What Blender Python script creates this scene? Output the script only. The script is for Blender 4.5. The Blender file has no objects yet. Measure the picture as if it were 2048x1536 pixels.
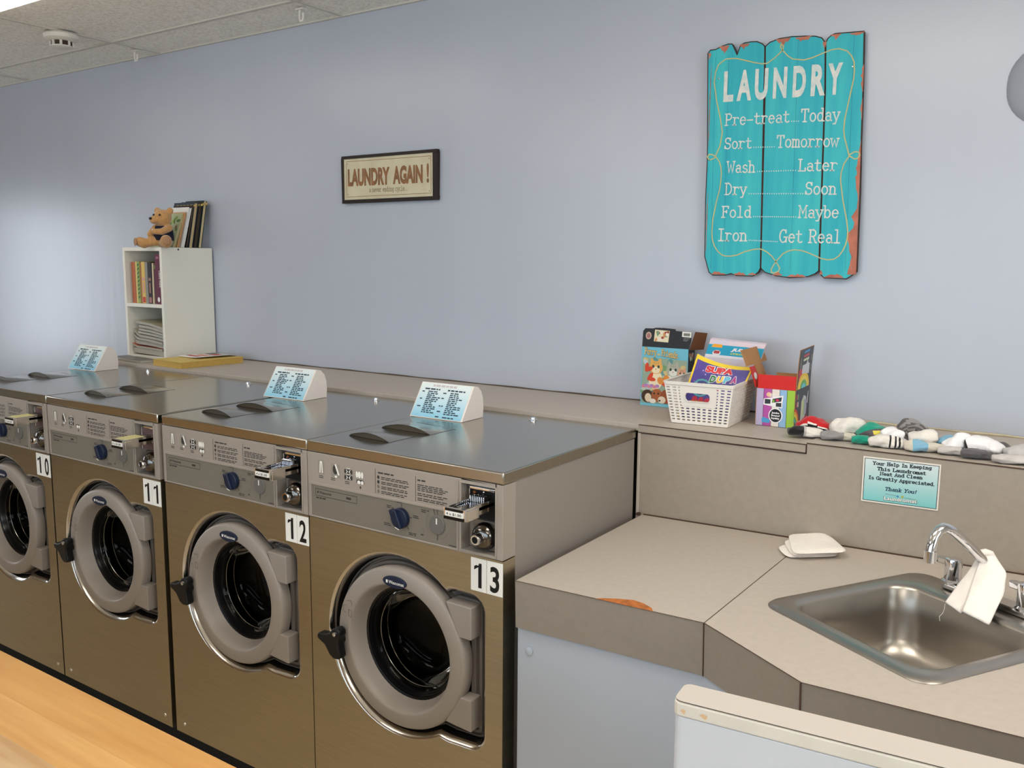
import bpy, bmesh, math, random
from mathutils import Vector, Matrix
random.seed(7)
S = bpy.context.scene
COL = S.collection
H = 1.16                      # height of the washer lids above the floor; z values below are measured from that level
PI = math.pi

# ------------------------------------------------------------------ camera
cam = bpy.data.cameras.new('camera'); camo = bpy.data.objects.new('camera', cam); COL.objects.link(camo)
R_ = Vector((0.82666, 0.562657, 0.007044)); U_ = Vector((-0.083195, 0.109832, 0.990462)); F_ = Vector((-0.556517, 0.819362, -0.137604))
M = Matrix(((R_.x, U_.x, -F_.x, 1.148), (R_.y, U_.y, -F_.y, -1.6611), (R_.z, U_.z, -F_.z, 0.4907 + H), (0, 0, 0, 1)))
camo.matrix_world = M
cam.sensor_width = 36; cam.lens = 1770.0 / 2048 * 36; cam.clip_start = 0.02
S.camera = camo
# ------------------------------------------------------------------ world, exposure
S.view_settings.view_transform = 'Standard'; S.view_settings.look = 'None'; S.view_settings.gamma = 1
S.view_settings.use_curve_mapping = False
S.view_settings.exposure = -0.32
S.cycles.use_denoising = True
S.cycles.max_bounces = 8; S.cycles.diffuse_bounces = 4; S.cycles.glossy_bounces = 4; S.cycles.transparent_max_bounces = 8
S.cycles.sample_clamp_indirect = 6; S.cycles.caustics_reflective = False; S.cycles.caustics_refractive = False
wd = bpy.data.worlds.new('sky'); S.world = wd; wd.use_nodes = True
nt = wd.node_tree; nt.nodes.clear()
wo = nt.nodes.new('ShaderNodeOutputWorld'); wb = nt.nodes.new('ShaderNodeBackground'); ws = nt.nodes.new('ShaderNodeTexSky')
ws.sky_type = 'HOSEK_WILKIE'; ws.turbidity = 4
nt.links.new(ws.outputs[0], wb.inputs[0]); wb.inputs[1].default_value = 0.6; nt.links.new(wb.outputs[0], wo.inputs[0])

def area(name, loc, rot, sx, sy, power, col):
    l = bpy.data.lights.new(name, 'AREA'); l.shape = 'RECTANGLE'; l.size = sx; l.size_y = sy; l.energy = power; l.color = col
    o = bpy.data.objects.new(name, l); o.location = loc; o.rotation_euler = rot; COL.objects.link(o); return o
DAY = (0.80, 0.89, 1.0)
area('window_daylight', (-0.6, -4.9, 1.6), (PI/2, 0, 0), 6.0, 1.7, 170, DAY)      # storefront glass behind the camera
area('side_daylight', (-7.05, -0.62, 1.42), (0, -PI/2, 0), 1.45, 0.85, 50, (0.95, 0.93, 1.0))
area('right_daylight', (3.75, -1.9, 1.65), (0, PI/2, 0), 1.6, 2.6, 130, (1.0, 0.96, 0.92))   # shop window in the right hand wall      # glazed side door far left
LAMP = 9.0
LAMPCOL = (1.0, 0.93, 0.82)

# ------------------------------------------------------------------ materials
def lin(c):
    return tuple(((v/255)/12.92 if v <= 10.3 else ((v/255+0.055)/1.055)**2.4) for v in c) + (1.0,)
MATS = {}
def mat(name, rgb=(128, 128, 128), rough=0.5, metal=0.0, var=0.0, vscale=8.0, stretch=(1, 1, 1), bump=0.0, bscale=60.0, coat=0.0, spec=0.32, emit=None, rgb2=None, aniso=0.0, sheen=0.0, rvar=0.0):
    if name in MATS: return MATS[name]
    m = bpy.data.materials.new(name); m.use_nodes = True; MATS[name] = m
    t = m.node_tree; b = t.nodes['Principled BSDF']
    b.inputs['Base Color'].default_value = lin(rgb); b.inputs['Roughness'].default_value = rough; b.inputs['Metallic'].default_value = metal
    b.inputs['Coat Weight'].default_value = coat; b.inputs['Specular IOR Level'].default_value = spec
    b.inputs['Anisotropic'].default_value = aniso; b.inputs['Sheen Weight'].default_value = sheen
    if emit:
        b.inputs['Emission Color'].default_value = lin(emit[0]); b.inputs['Emission Strength'].default_value = emit[1]
    tc = t.nodes.new('ShaderNodeTexCoord'); mp = t.nodes.new('ShaderNodeMapping'); mp.inputs['Scale'].default_value = stretch
    t.links.new(tc.outputs['Object'], mp.inputs[0])
    nz = t.nodes.new('ShaderNodeTexNoise'); nz.inputs['Scale'].default_value = vscale; nz.inputs['Detail'].default_value = 5
    t.links.new(mp.outputs[0], nz.inputs[0])
    if var or rgb2:
        rp = t.nodes.new('ShaderNodeValToRGB'); c = lin(rgb)
        if rgb2: a, d = lin(rgb2), c
        else: a = tuple(v*(1-var) for v in c[:3])+(1,); d = tuple(min(1, v*(1+var)) for v in c[:3])+(1,)
        rp.color_ramp.elements[0].position = 0.35; rp.color_ramp.elements[1].position = 0.65
        rp.color_ramp.elements[0].color = a; rp.color_ramp.elements[1].color = d
        t.links.new(nz.outputs['Fac'], rp.inputs[0]); t.links.new(rp.outputs[0], b.inputs['Base Color'])
    if rvar:
        mr = t.nodes.new('ShaderNodeMapRange'); mr.inputs[3].default_value = max(0, rough-rvar); mr.inputs[4].default_value = rough+rvar
        t.links.new(nz.outputs['Fac'], mr.inputs[0]); t.links.new(mr.outputs[0], b.inputs['Roughness'])
    if bump:
        n2 = t.nodes.new('ShaderNodeTexNoise'); n2.inputs['Scale'].default_value = bscale; n2.inputs['Detail'].default_value = 4
        t.links.new(mp.outputs[0], n2.inputs[0])
        bp = t.nodes.new('ShaderNodeBump'); bp.inputs['Strength'].default_value = bump; bp.inputs['Distance'].default_value = 0.004
        t.links.new(n2.outputs['Fac'], bp.inputs['Height']); t.links.new(bp.outputs[0], b.inputs['Normal'])
    return m
def glass(name, tint, ior=1.45, gl=1.0):
    m = bpy.data.materials.new(name); m.use_nodes = True; t = m.node_tree; t.nodes.clear()
    o = t.nodes.new('ShaderNodeOutputMaterial'); mx = t.nodes.new('ShaderNodeMixShader'); tr = t.nodes.new('ShaderNodeBsdfTransparent'); g = t.nodes.new('ShaderNodeBsdfGlossy')
    tr.inputs[0].default_value = lin(tint); g.inputs['Roughness'].default_value = 0.04; g.inputs[0].default_value = (gl, gl, gl, 1)
    fr = t.nodes.new('ShaderNodeFresnel'); fr.inputs[0].default_value = ior
    t.links.new(fr.outputs[0], mx.inputs[0]); t.links.new(tr.outputs[0], mx.inputs[1]); t.links.new(g.outputs[0], mx.inputs[2]); t.links.new(mx.outputs[0], o.inputs[0])
    MATS[name] = m; return m

wall_m = mat('satin_blue_grey_paint', (184, 190, 203), 0.29, var=0.012, vscale=2.0, bump=0.16, bscale=9, stretch=(2.2, 1, 0.25), spec=0.55)
wallp = mat('plain_wall_paint', (196, 196, 190), 0.6)
floor_m = mat('beige_vinyl_tile', (208, 186, 150), 0.35, var=0.08, vscale=5)
steel = mat('brushed_stainless', (180, 170, 148), 0.30, 1.0, var=0.05, vscale=5, stretch=(1, 1, 30), rvar=0.05, aniso=0.3)
lid_m = mat('brushed_lid_steel', (174, 168, 156), 0.20, 1.0, var=0.04, vscale=6, stretch=(1, 25, 1), rvar=0.04)
polish = mat('polished_steel', (222, 216, 206), 0.16, 1.0)
chrome = mat('chrome', (225, 225, 228), 0.07, 1.0)
sink_m = mat('satin_sink_steel', (176, 170, 162), 0.32, 1.0, rvar=0.03, vscale=14)
cab_m = mat('warm_grey_enamel', (142, 134, 127), 0.4, bump=0.02)
plas = mat('grey_panel_plastic', (156, 147, 138), 0.42, spec=0.4)
labm = mat('grey_label_plate', (120, 114, 104), 0.45)
doorp = mat('grey_door_plastic', (148, 139, 131), 0.38)
surr = mat('dark_grey_surround', (104, 96, 90), 0.5)
black = mat('black_rubber', (18, 17, 17), 0.42)
blackg = mat('gloss_black_plastic', (14, 13, 14), 0.22)
navy = mat('navy_plastic', (24, 34, 58), 0.35)
dial_m = mat('grey_dial', (104, 102, 98), 0.45)
printm = mat('dark_print', (58, 56, 54), 0.6)
whitep = mat('white_print', (236, 234, 228), 0.6)
drum_m = mat('dark_drum_steel', (30, 28, 26), 0.42, 0.25)
glint_m = mat('glint_ring_steel', (190, 186, 180), 0.2, 1.0)
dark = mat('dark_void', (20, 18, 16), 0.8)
dglass = glass('door_glass_tint', (168, 164, 158), 1.22, .45)
pane = glass('window_glass', (235, 240, 242))
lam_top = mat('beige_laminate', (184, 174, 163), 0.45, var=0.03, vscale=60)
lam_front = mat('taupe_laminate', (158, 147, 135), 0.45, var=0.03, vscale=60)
lam_lip = mat('shaded_lip_laminate', (140, 131, 121), 0.45, var=0.03, vscale=60)  # laminate darkened to imitate the weaker light on the counter lip
lam_dark = mat('laminate_edge_seam', (74, 52, 40), 0.7)
chipm = mat('bare_particle_board', (176, 104, 52), 0.8, var=0.25, vscale=60)
blue_cab = mat('pale_blue_cabinet_paint', (176, 184, 196), 0.45, var=0.02, vscale=3, bump=0.03)
wood = None

# ------------------------------------------------------------------ geometry helpers
class G:
    """collects faces with material slots into one mesh"""
    def __init__(s): s.bm = bmesh.new(); s.mats = []
    def mi(s, m):
        if m not in s.mats: s.mats.append(m)
        return s.mats.index(m)
    def face(s, pts, m):
        vs = [s.bm.verts.new(p) for p in pts]
        try: f = s.bm.faces.new(vs)
        except Exception: return
        f.material_index = s.mi(m); return f
    def box(s, x0, x1, y0, y1, z0, z1, m, R=None, o=None):
        c = [Vector((x, y, z)) for z in (z0, z1) for y in (y0, y1) for x in (x0, x1)]
        if R is not None: c = [R @ (p - (o or Vector())) + (o or Vector()) for p in c]
        vs = [s.bm.verts.new(p) for p in c]; k = s.mi(m)
        for i in ((0, 2, 3, 1), (4, 5, 7, 6), (0, 1, 5, 4), (2, 6, 7, 3), (0, 4, 6, 2), (1, 3, 7, 5)):
            s.bm.faces.new([vs[j] for j in i]).material_index = k
    def loft(s, loops, m, close=True, cap0=False, cap1=False):
        k = s.mi(m); L = [[s.bm.verts.new(p) for p in lp] for lp in loops]
        for a, b in zip(L, L[1:]):
            n = len(a)
            for i in range(n if close else n-1):
                j = (i+1) % n
                try: s.bm.faces.new((a[i], a[j], b[j], b[i])).material_index = k
                except Exception: pass
        if cap0: s.bm.faces.new(list(reversed(L[0]))).material_index = k
        if cap1: s.bm.faces.new(L[-1]).material_index = k
        return L
    def lathe(s, c, prof, m, axis='y', n=48, cap0=False, cap1=False, a0=0, a1=2*PI):
        loops = []
        for r, d in prof:
            lp = []
            for i in range(n):
                a = a0 + (a1-a0)*i/n
                u, v = r*math.cos(a), r*math.sin(a)
                p = {'y': (u, d, v), 'z': (u, v, d), 'x': (d, u, v)}[axis]
                lp.append(Vector(c)+Vector(p))
            loops.append(lp)
        s.loft(loops, m, True, cap0, cap1)
    def tube(s, path, r, m, n=10, caps=True):
        P = [Vector(p) for p in path]; rr = r if isinstance(r, (list, tuple)) else [r]*len(P)
        loops = []; up = Vector((0, 0, 1)); prev = None
        for i, p in enumerate(P):
            d = (P[min(i+1, len(P)-1)] - P[max(i-1, 0)]).normalized()
            if prev is None:
                a = d.cross(up) if abs(d.dot(up)) < .95 else d.cross(Vector((1, 0, 0)))
            else: a = prev - d*prev.dot(d)
            a.normalize(); prev = a; b = d.cross(a)
            loops.append([p + (a*math.cos(2*PI*k/n) + b*math.sin(2*PI*k/n))*rr[i] for k in range(n)])
        s.loft(loops, m, True, caps, caps)
    def sphere(s, c, r, m, R=None, nu=20, nv=12):
        r = (r, r, r) if not isinstance(r, (tuple, list)) else r; loops = []
        for j in range(nv+1):
            t = PI*j/nv; t = min(max(t, 0.02), PI-0.02)
            lp = []
            for i in range(nu):
                a = 2*PI*i/nu
                p = Vector((r[0]*math.sin(t)*math.cos(a), r[1]*math.sin(t)*math.sin(a), r[2]*math.cos(t)))
                if R is not None: p = R @ p
                lp.append(Vector(c)+p)
            loops.append(lp)
        s.loft(list(reversed(loops)), m, True, True, True)
    def prism(s, outline, m, fn0, fn1, m_side=None):
        """outline: 2-D points; fn0/fn1 map (u,v) to the two end faces"""
        a = [s.bm.verts.new(fn0(*p)) for p in outline]; b = [s.bm.verts.new(fn1(*p)) for p in outline]
        k = s.mi(m); ks = s.mi(m_side or m); n = len(a)
        s.bm.faces.new(a).material_index = k; s.bm.faces.new(list(reversed(b))).material_index = k
        for i in range(n):
            j = (i+1) % n
            s.bm.faces.new((a[j], a[i], b[i], b[j])).material_index = ks
    def sheet(s, grid, m, matfn=None):
        L = [[s.bm.verts.new(p) for p in row] for row in grid]
        for i in range(len(L)-1):
            for j in range(len(L[0])-1):
                mm = matfn(i, j) if matfn else m
                if mm is None: continue
                s.bm.faces.new((L[i][j], L[i][j+1], L[i+1][j+1], L[i+1][j])).material_index = s.mi(mm)

def finish(name, g, parent=None, loc=(0, 0, 0), rot=(0, 0, 0), smooth=None, bevel=0.0, seg=2, solid=0.0, subsurf=0, remesh=0.0, norm=True, weld=True, crumple=0.0):
    bm = g.bm
    if weld: bmesh.ops.remove_doubles(bm, verts=bm.verts, dist=1e-6)
    if norm: bmesh.ops.recalc_face_normals(bm, faces=bm.faces)
    me = bpy.data.meshes.new(name); bm.to_mesh(me); bm.free()
    for m in g.mats: me.materials.append(m)
    o = bpy.data.objects.new(name, me); COL.objects.link(o); o.location = loc; o.rotation_euler = rot
    if parent: o.parent = parent
    if remesh:
        md = o.modifiers.new('remesh', 'REMESH'); md.mode = 'VOXEL'; md.voxel_size = remesh; md.use_smooth_shade = True
        ms = o.modifiers.new('smooth', 'SMOOTH'); ms.factor = 0.5; ms.iterations = 4
    if solid:
        md = o.modifiers.new('solid', 'SOLIDIFY'); md.thickness = solid; md.offset = 0
    if bevel:
        md = o.modifiers.new('bevel', 'BEVEL'); md.width = bevel; md.segments = seg; md.limit_method = 'ANGLE'; md.angle_limit = math.radians(35); md.harden_normals = False
    if crumple:
        tx = bpy.data.textures.get('crumple') or bpy.data.textures.new('crumple', 'CLOUDS'); tx.noise_scale = .022; tx.noise_depth = 2
        md = o.modifiers.new('crumple', 'DISPLACE'); md.texture = tx; md.texture_coords = 'LOCAL'; md.strength = crumple; md.mid_level = .5
    if subsurf:
        md = o.modifiers.new('sub', 'SUBSURF'); md.levels = subsurf; md.render_levels = subsurf
    if smooth is not None:
        try: me.shade_smooth()
        except Exception:
            for p in me.polygons: p.use_smooth = True
        if smooth < 170:
            try: me.set_sharp_from_angle(angle=math.radians(smooth))
            except Exception: pass
    return o
def tag(o, label=None, cat=None, group=None, kind=None):
    if label: o['label'] = label
    if cat: o['category'] = cat
    if group: o['group'] = group
    if kind: o['kind'] = kind
    return o
def thing(name, loc, label, cat, group=None, rz=0, rot=None):
    o = bpy.data.objects.new(name, None); o.empty_display_size = 0.05; COL.objects.link(o)
    o.location = loc; o.rotation_euler = rot or (0, 0, rz); return tag(o, label, cat, group)
def copy_tree(o, parent=None):
    c = o.copy(); COL.objects.link(c)
    if parent: c.parent = parent
    for ch in list(o.children): copy_tree(ch, c)
    return c
def arc(cx, cy, r, a0, a1, n=8):
    r = r if isinstance(r, tuple) else (r, r)
    return [(cx+r[0]*math.cos(math.radians(a0+(a1-a0)*i/n)), cy+r[1]*math.sin(math.radians(a0+(a1-a0)*i/n))) for i in range(n+1)]
def rrect(x0, x1, y0, y1, r, n=6):
    return arc(x1-r, y1-r, r, 0, 90, n)+arc(x0+r, y1-r, r, 90, 180, n)+arc(x0+r, y0+r, r, 180, 270, n)+arc(x1-r, y0+r, r, 270, 360, n)
def offs(poly, d):
    """offset a counter-clockwise outline inward by d"""
    n = len(poly); out = []
    for i in range(n):
        a, b, c = Vector(poly[i-1]), Vector(poly[i]), Vector(poly[(i+1) % n])
        t = ((b-a).normalized() if (b-a).length > 1e-9 else Vector((0, 0))) + ((c-b).normalized() if (c-b).length > 1e-9 else Vector((0, 0)))
        t.normalize(); out.append((b.x - t.y*d, b.y + t.x*d))
    return out

# ------------------------------------------------------------------ lettering
def EA(cx, cy, rx, ry, a0, a1, n=12): return arc(cx, cy, (rx, ry), a0, a1, n)
def sf(x, y, w=.11): return [(x-w, y), (x+w, y)]
SLAB = {
 'a': (.58, [EA(.28, .45, .17, .2, 155, 0)+[(.45, .06), (.55, .0)], EA(.27, .19, .18, .19, 40, 330)]),
 'b': (.58, [[(0, 1), (.11, 1), (.11, 0)], EA(.3, .33, .2, .33, 180, -180, 20)]),
 'c': (.56, [EA(.3, .33, .22, .33, 45, 315, 16)]),
 'd': (.6, [[(.34, 1), (.46, 1), (.46, 0), (.58, 0)], EA(.27, .33, .2, .33, 0, 360, 20)]),
 'e': (.58, [[(.08, .36), (.5, .36)]+EA(.29, .33, .21, .33, 5, 320, 18)]),
 'g': (.6, [EA(.27, .37, .19, .28, 0, 360, 18), [(.58, .65), (.46, .65), (.46, -.08)]+EA(.28, -.08, .18, .19, 0, -150, 8)]),
 'h': (.6, [[(0, 1), (.12, 1), (.12, 0)], EA(.29, .42, .17, .23, 180, 0)+[(.46, 0)], sf(.12, 0), sf(.46, 0)]),
 'i': (.58, [[(.12, .65), (.28, .65), (.28, 0)], sf(.28, 0, .2), [(.28, .84), (.28, .95)]]),
 'k': (.6, [[(0, 1), (.12, 1), (.12, 0)], [(.46, .65), (.14, .26)], [(.24, .38), (.47, 0)], sf(.12, 0), sf(.47, 0), sf(.44, .65)]),
 'l': (.58, [[(.12, 1), (.28, 1), (.28, 0)], sf(.28, 0, .2)]),
 'm': (.66, [[(0, .65), (.08, .65), (.08, 0)], EA(.2, .48, .12, .17, 180, 0)+[(.32, 0)], EA(.44, .48, .12, .17, 180, 0)+[(.56, 0)], sf(.08, 0, .08), sf(.32, 0, .07), sf(.56, 0, .08)]),
 'n': (.6, [[(0, .65), (.12, .65), (.12, 0)], EA(.29, .42, .17, .23, 180, 0)+[(.46, 0)], sf(.12, 0), sf(.46, 0)]),
 'o': (.58, [EA(.29, .33, .21, .33, 0, 360, 20)]),
 'p': (.6, [[(0, .65), (.12, .65), (.12, -.27)], EA(.31, .33, .2, .32, 180, -180, 20), sf(.12, -.27)]),
 'r': (.58, [[(.04, .65), (.17, .65), (.17, 0)], EA(.36, .42, .19, .22, 180, 35), sf(.17, 0, .15)]),
 's': (.56, [EA(.28, .49, .17, .165, 25, 270)+EA(.28, .165, .19, .165, 90, -155)]),
 't': (.56, [[(.22, .92), (.22, .16)]+EA(.37, .16, .15, .16, 180, 330), [(.05, .65), (.46, .65)]]),
 'u': (.6, [[(0, .65), (.11, .65), (.11, .2)]+EA(.28, .2, .17, .2, 180, 360)+[(.45, .65), (.35, .65)], [(.45, .2), (.45, 0), (.57, 0)]]),
 'v': (.58, [[(.07, .65), (.28, 0), (.49, .65)], sf(.07, .65, .09), sf(.49, .65, .09)]),
 'w': (.64, [[(.03, .65), (.17, 0), (.31, .52), (.45, 0), (.59, .65)], sf(.05, .65, .08), sf(.57, .65, .08)]),
 'y': (.6, [[(.07, .65), (.3, .02)], [(.52, .65), (.24, -.26), (.08, -.26)], sf(.08, .65, .09), sf(.5, .65, .09)]),
 'A': (.66, [[(.06, 0), (.31, 1), (.56, 0)], [(.15, .34), (.47, .34)], sf(.06, 0), sf(.56, 0)]),
 'C': (.64, [EA(.32, .5, .26, .5, 48, 312, 18), [(.5, 1), (.5, .74)]]),
 'D': (.66, [[(.02, 1), (.26, 1)]+EA(.26, .5, .3, .5, 90, -90, 16)+[(.02, 0)], [(.13, 1), (.13, 0)]]),
 'F': (.62, [[(.14, 1), (.14, 0)], [(.03, 1), (.54, 1), (.54, .8)], [(.14, .52), (.4, .52)], [(.4, .64), (.4, .4)], sf(.14, 0, .13)]),
 'G': (.68, [EA(.32, .5, .27, .5, 48, 340, 20), [(.38, .42), (.66, .42)], [(.56, .42), (.56, .02)], [(.52, 1), (.52, .74)]]),
 'H': (.66, [[(.12, 0), (.12, 1)], [(.52, 0), (.52, 1)], [(.12, .52), (.52, .52)], sf(.12, 0), sf(.52, 0), sf(.12, 1), sf(.52, 1)]),
 'I': (.58, [[(.29, 0), (.29, 1)], sf(.29, 0, .19), sf(.29, 1, .19)]),
 'K': (.66, [[(.12, 0), (.12, 1)], [(.54, 1), (.13, .42)], [(.26, .58), (.56, 0)], sf(.12, 0), sf(.12, 1), sf(.54, 0), sf(.52, 1)]),
 'L': (.62, [[(.16, 1), (.16, 0)], [(.03, 0), (.56, 0), (.56, .25)], sf(.16, 1, .13)]),
 'M': (.7, [[(.08, 0), (.1, 1), (.33, .35), (.56, 1), (.58, 0)], sf(.08, 0, .09), sf(.58, 0, .09), [(0, 1), (.1, 1)], [(.56, 1), (.66, 1)]]),
 'N': (.68, [[(.1, 0), (.1, 1), (.54, 0), (.54, 1)], sf(.1, 0), sf(.54, 1), [(0, 1), (.1, 1)]]),
 'P': (.62, [[(.12, 0), (.12, 1)], [(.02, 1), (.32, 1)]+EA(.32, .74, .22, .26, 90, -90, 12)+[(.12, .48)], sf(.12, 0, .13)]),
 'R': (.66, [[(.12, 0), (.12, 1)], [(.02, 1), (.32, 1)]+EA(.32, .74, .21, .26, 90, -90, 12)+[(.12, .48)], [(.34, .48), (.54, 0), (.62, 0)], sf(.12, 0, .12)]),
 'S': (.62, [EA(.31, .745, .2, .255, 20, 270, 14)+EA(.31, .25, .23, .25, 90, -160, 14), [(.52, .98), (.52, .74)], [(.08, .02), (.08, .26)]]),
 'T': (.64, [[(.31, 0), (.31, 1)], [(.04, .78), (.04, 1), (.58, 1), (.58, .78)], sf(.31, 0, .14)]),
 'W': (.72, [[(.04, 1), (.18, 0), (.34, .72), (.5, 0), (.64, 1)], sf(.06, 1, .09), sf(.62, 1, .09)]),
 'Y': (.66, [[(.06, 1), (.31, .46), (.56, 1)], [(.31, .46), (.31, 0)], sf(.07, 1), sf(.55, 1), sf(.31, 0, .14)]),
 '-': (.58, [[(.06, .36), (.52, .36)]]), '.': (.34, [[(.14, .0), (.14, .09)]]), '!': (.4, [[(.2, 1), (.2, .32)], [(.2, .0), (.2, .1)]]), ' ': (.42, []),
}
def ribbon(pts, w):
    """flat quads of a stroke of width w"""
    P = [Vector(p) for p in pts]; n = len(P); L = []; Rr = []
    for i in range(n):
        d0 = (P[i]-P[i-1]).normalized() if i else None
        d1 = (P[i+1]-P[i]).normalized() if i < n-1 else None
        if d0 is None: d0 = d1
        if d1 is None: d1 = d0
        t = d0+d1
        t = t.normalized() if t.length > 1e-6 else d0
        k = 1/max(0.45, t.dot(d0)); nn = Vector((-t.y, t.x))*w/2*k
        p = P[i]
        if i == 0: p = p - d1*w*.35
        if i == n-1: p = p + d0*w*.35
        L.append(p+nn); Rr.append(p-nn)
    return [(L[i], Rr[i], Rr[i+1], L[i+1]) for i in range(n-1)]
def slab_polys(s, w=.12, track=0.02):
    x = 0; out = []
    for ch in s:
        adv, st = SLAB[ch]
        for pl in st:
            for q in ribbon(pl, w): out.append([(p.x+x, p.y) for p in q])
        x += adv+track
    return out
_tc = {}
def sans_polys(s, bold=0.0):
    key = (s, bold)
    if key in _tc: return _tc[key]
    cu = bpy.data.curves.new('text', 'FONT'); cu.body = s; cu.size = 1.0; cu.offset = bold; cu.resolution_u = 4
    o = bpy.data.objects.new('text', cu); COL.objects.link(o)
    dg = bpy.context.evaluated_depsgraph_get(); dg.update()
    me = o.evaluated_get(dg).to_mesh(); out = [[(me.vertices[i].co.x, me.vertices[i].co.y) for i in p.vertices] for p in me.polygons]
    o.evaluated_get(dg).to_mesh_clear(); bpy.data.objects.remove(o); bpy.data.curves.remove(cu)
    _tc[key] = out; return out
def put(g, polys, m, p0, p1, up, h=None, lift=(0, 0, 0), base0=True, slant=0.0, fn=None):
    """stretch flat lettering between p0 and p1 (ends of its baseline); cap height h along up"""
    xs = [p[0] for q in polys for p in q]; ys = [p[1] for q in polys for p in q]
    x0, x1 = min(xs), max(xs); cap = 1.0 if base0 == 'slab' else (max(ys) if base0 else max(ys)-min(ys))
    y0 = 0 if base0 else min(ys)
    p0 = Vector(p0); p1 = Vector(p1); up = Vector(up).normalized(); d = (p1-p0)
    nrm = d.normalized().cross(up)
    for i_, q in enumerate(polys):
        pts = []; lift = nrm*(1.2e-5*(i_ % 13))
        for x, y in q:
            a = (x-x0)/(x1-x0); v = (y-y0)/cap*h
            pts.append(p0 + d*a + up*v + d.normalized()*v*slant + Vector(lift))
        g.face(pts, m)
def plate(g, pts2, m, fn): g.face([fn(*p) for p in pts2], m)
def ell(u, v, a, b, n=20, rot=0):
    c, s_ = math.cos(rot), math.sin(rot)
    return [(u+a*math.cos(t)*c-b*math.sin(t)*s_, v+a*math.cos(t)*s_+b*math.sin(t)*c) for t in [2*PI*i/n for i in range(n)]]

# geometry below is measured in the lid frame (x along the back wall, y into the wall, z from the washer lids); these move it under its thing
def root_of(o):
    v = Vector((0, 0, 0))
    while o is not None:
        v += Vector(o.location); o = o.parent
    return v
def fin(name, g, t=None, base=None, **k):
    if t is not None:
        off = root_of(t) - Vector((0, 0, H))
        bmesh.ops.translate(g.bm, verts=g.bm.verts, vec=-off)
        return finish(name, g, t, **k)
    b = Vector(base) if base else Vector((0, 0, 0))
    bmesh.ops.translate(g.bm, verts=g.bm.verts, vec=-b)
    return finish(name, g, None, loc=(b.x, b.y, b.z+H), **k)
def at(name, x, y, z, label, cat, group=None): return thing(name, (x, y, z+H), label, cat, group)
def struct(name, g, **k):
    o = fin(name, g, **k); o['kind'] = 'structure'; return o

# ================================================================== the room
YW = 1.117; ZC = 1.494; XL, XR, YF = -6.9, 3.6, -4.75
g = G(); g.box(XL, XR, YF, YW, -H-.1, -H, floor_m); struct('floor', g)
g = G(); g.box(XL-.1, XR+.1, YW, YW+.1, -H, ZC+.1, wall_m); struct('wall_back', g)
g = G()
for q in ((YF, -3.3, -H, ZC+.1), (-.5, YW, -H, ZC+.1), (-3.3, -.5, -H, -.42), (-3.3, -.5, 1.38, ZC+.1)): g.box(XR, XR+.1, q[0], q[1], q[2], q[3], wallp)
struct('wall_right', g)
# left wall with a glazed door, front wall with a row of storefront windows
g = G()
for a in ((YF, -1.15, -H, ZC), (.05, YW, -H, ZC), (-1.15, .05, 1.0, ZC)): g.box(XL-.1, XL, a[0], a[1], a[2], a[3], wallp)
struct('wall_left', g)
g = G()
for a in ((XL, -3.6, -H, ZC), (2.4, XR, -H, ZC), (-3.6, 2.4, -H, -.42), (-3.6, 2.4, 1.3, ZC)): g.box(a[0], a[1], YF-.1, YF, a[2], a[3], wallp)
struct('wall_front', g)
frame_m = mat('aluminium_frame', (150, 150, 148), 0.35, 0.8)
g = G()
for x in (-3.6, -2.1, -.6, .9, 2.36): g.box(x, x+.04, YF-.08, YF-.02, -.42, 1.3, frame_m)
for z in (-.42, 1.26): g.box(-3.6, 2.4, YF-.08, YF-.02, z, z+.04, frame_m)
w1 = struct('window_1', g); w = w1
g = G(); g.box(-3.58, 2.38, YF-.055, YF-.05, -.40, 1.28, pane); fin('pane', g, w)
g = G()
for y in (-3.3, -1.92, -.54): g.box(XR+.02, XR+.08, y, y+.04, -.42, 1.38, frame_m)
for z in (-.42, 1.34): g.box(XR+.02, XR+.08, -3.3, -.5, z, z+.04, frame_m)
w = struct('window_2', g)
g = G(); g.box(XR+.05, XR+.055, -3.28, -.52, -.40, 1.36, pane); fin('pane', g, w)
g = G()
for y in (-1.15, -.01): g.box(XL-.07, XL-.03, y, y+.06, -H, 1.0, frame_m)
for z in (-H, .94): g.box(XL-.07, XL-.03, -1.15, .05, z, z+.06, frame_m)
w = struct('door_1', g)
g = G(); g.box(XL-.052, XL-.048, -1.1, 0, -H+.06, .94, pane); fin('pane', g, w)
# suspended ceiling: mineral tiles in a metal grid
ceil_m = bpy.data.materials.new('mineral_ceiling_tile'); ceil_m.use_nodes = True
t = ceil_m.node_tree; b = t.nodes['Principled BSDF']; b.inputs['Roughness'].default_value = 0.9
tc = t.nodes.new('ShaderNodeTexCoord'); nz = t.nodes.new('ShaderNodeTexNoise'); nz.inputs['Scale'].default_value = 90; nz.inputs['Detail'].default_value = 3
t.links.new(tc.outputs['Object'], nz.inputs[0])
rp = t.nodes.new('ShaderNodeValToRGB'); rp.color_ramp.elements[0].position = .36; rp.color_ramp.elements[1].position = .56
rp.color_ramp.elements[0].color = lin((226, 222, 214)); rp.color_ramp.elements[1].color = lin((248, 246, 240))
t.links.new(nz.outputs[0], rp.inputs[0]); t.links.new(rp.outputs[0], b.inputs['Base Color'])
bp = t.nodes.new('ShaderNodeBump'); bp.inputs['Strength'].default_value = .5; bp.inputs['Distance'].default_value = .004; t.links.new(nz.outputs[0], bp.inputs['Height']); t.links.new(bp.outputs[0], b.inputs['Normal'])
g = G(); g.box(XL-.1, XR+.1, YF-.1, YW+.1, ZC, ZC+.1, ceil_m); struct('ceiling', g)
grid_m = mat('ceiling_grid_metal', (205, 202, 194), .5)
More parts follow.
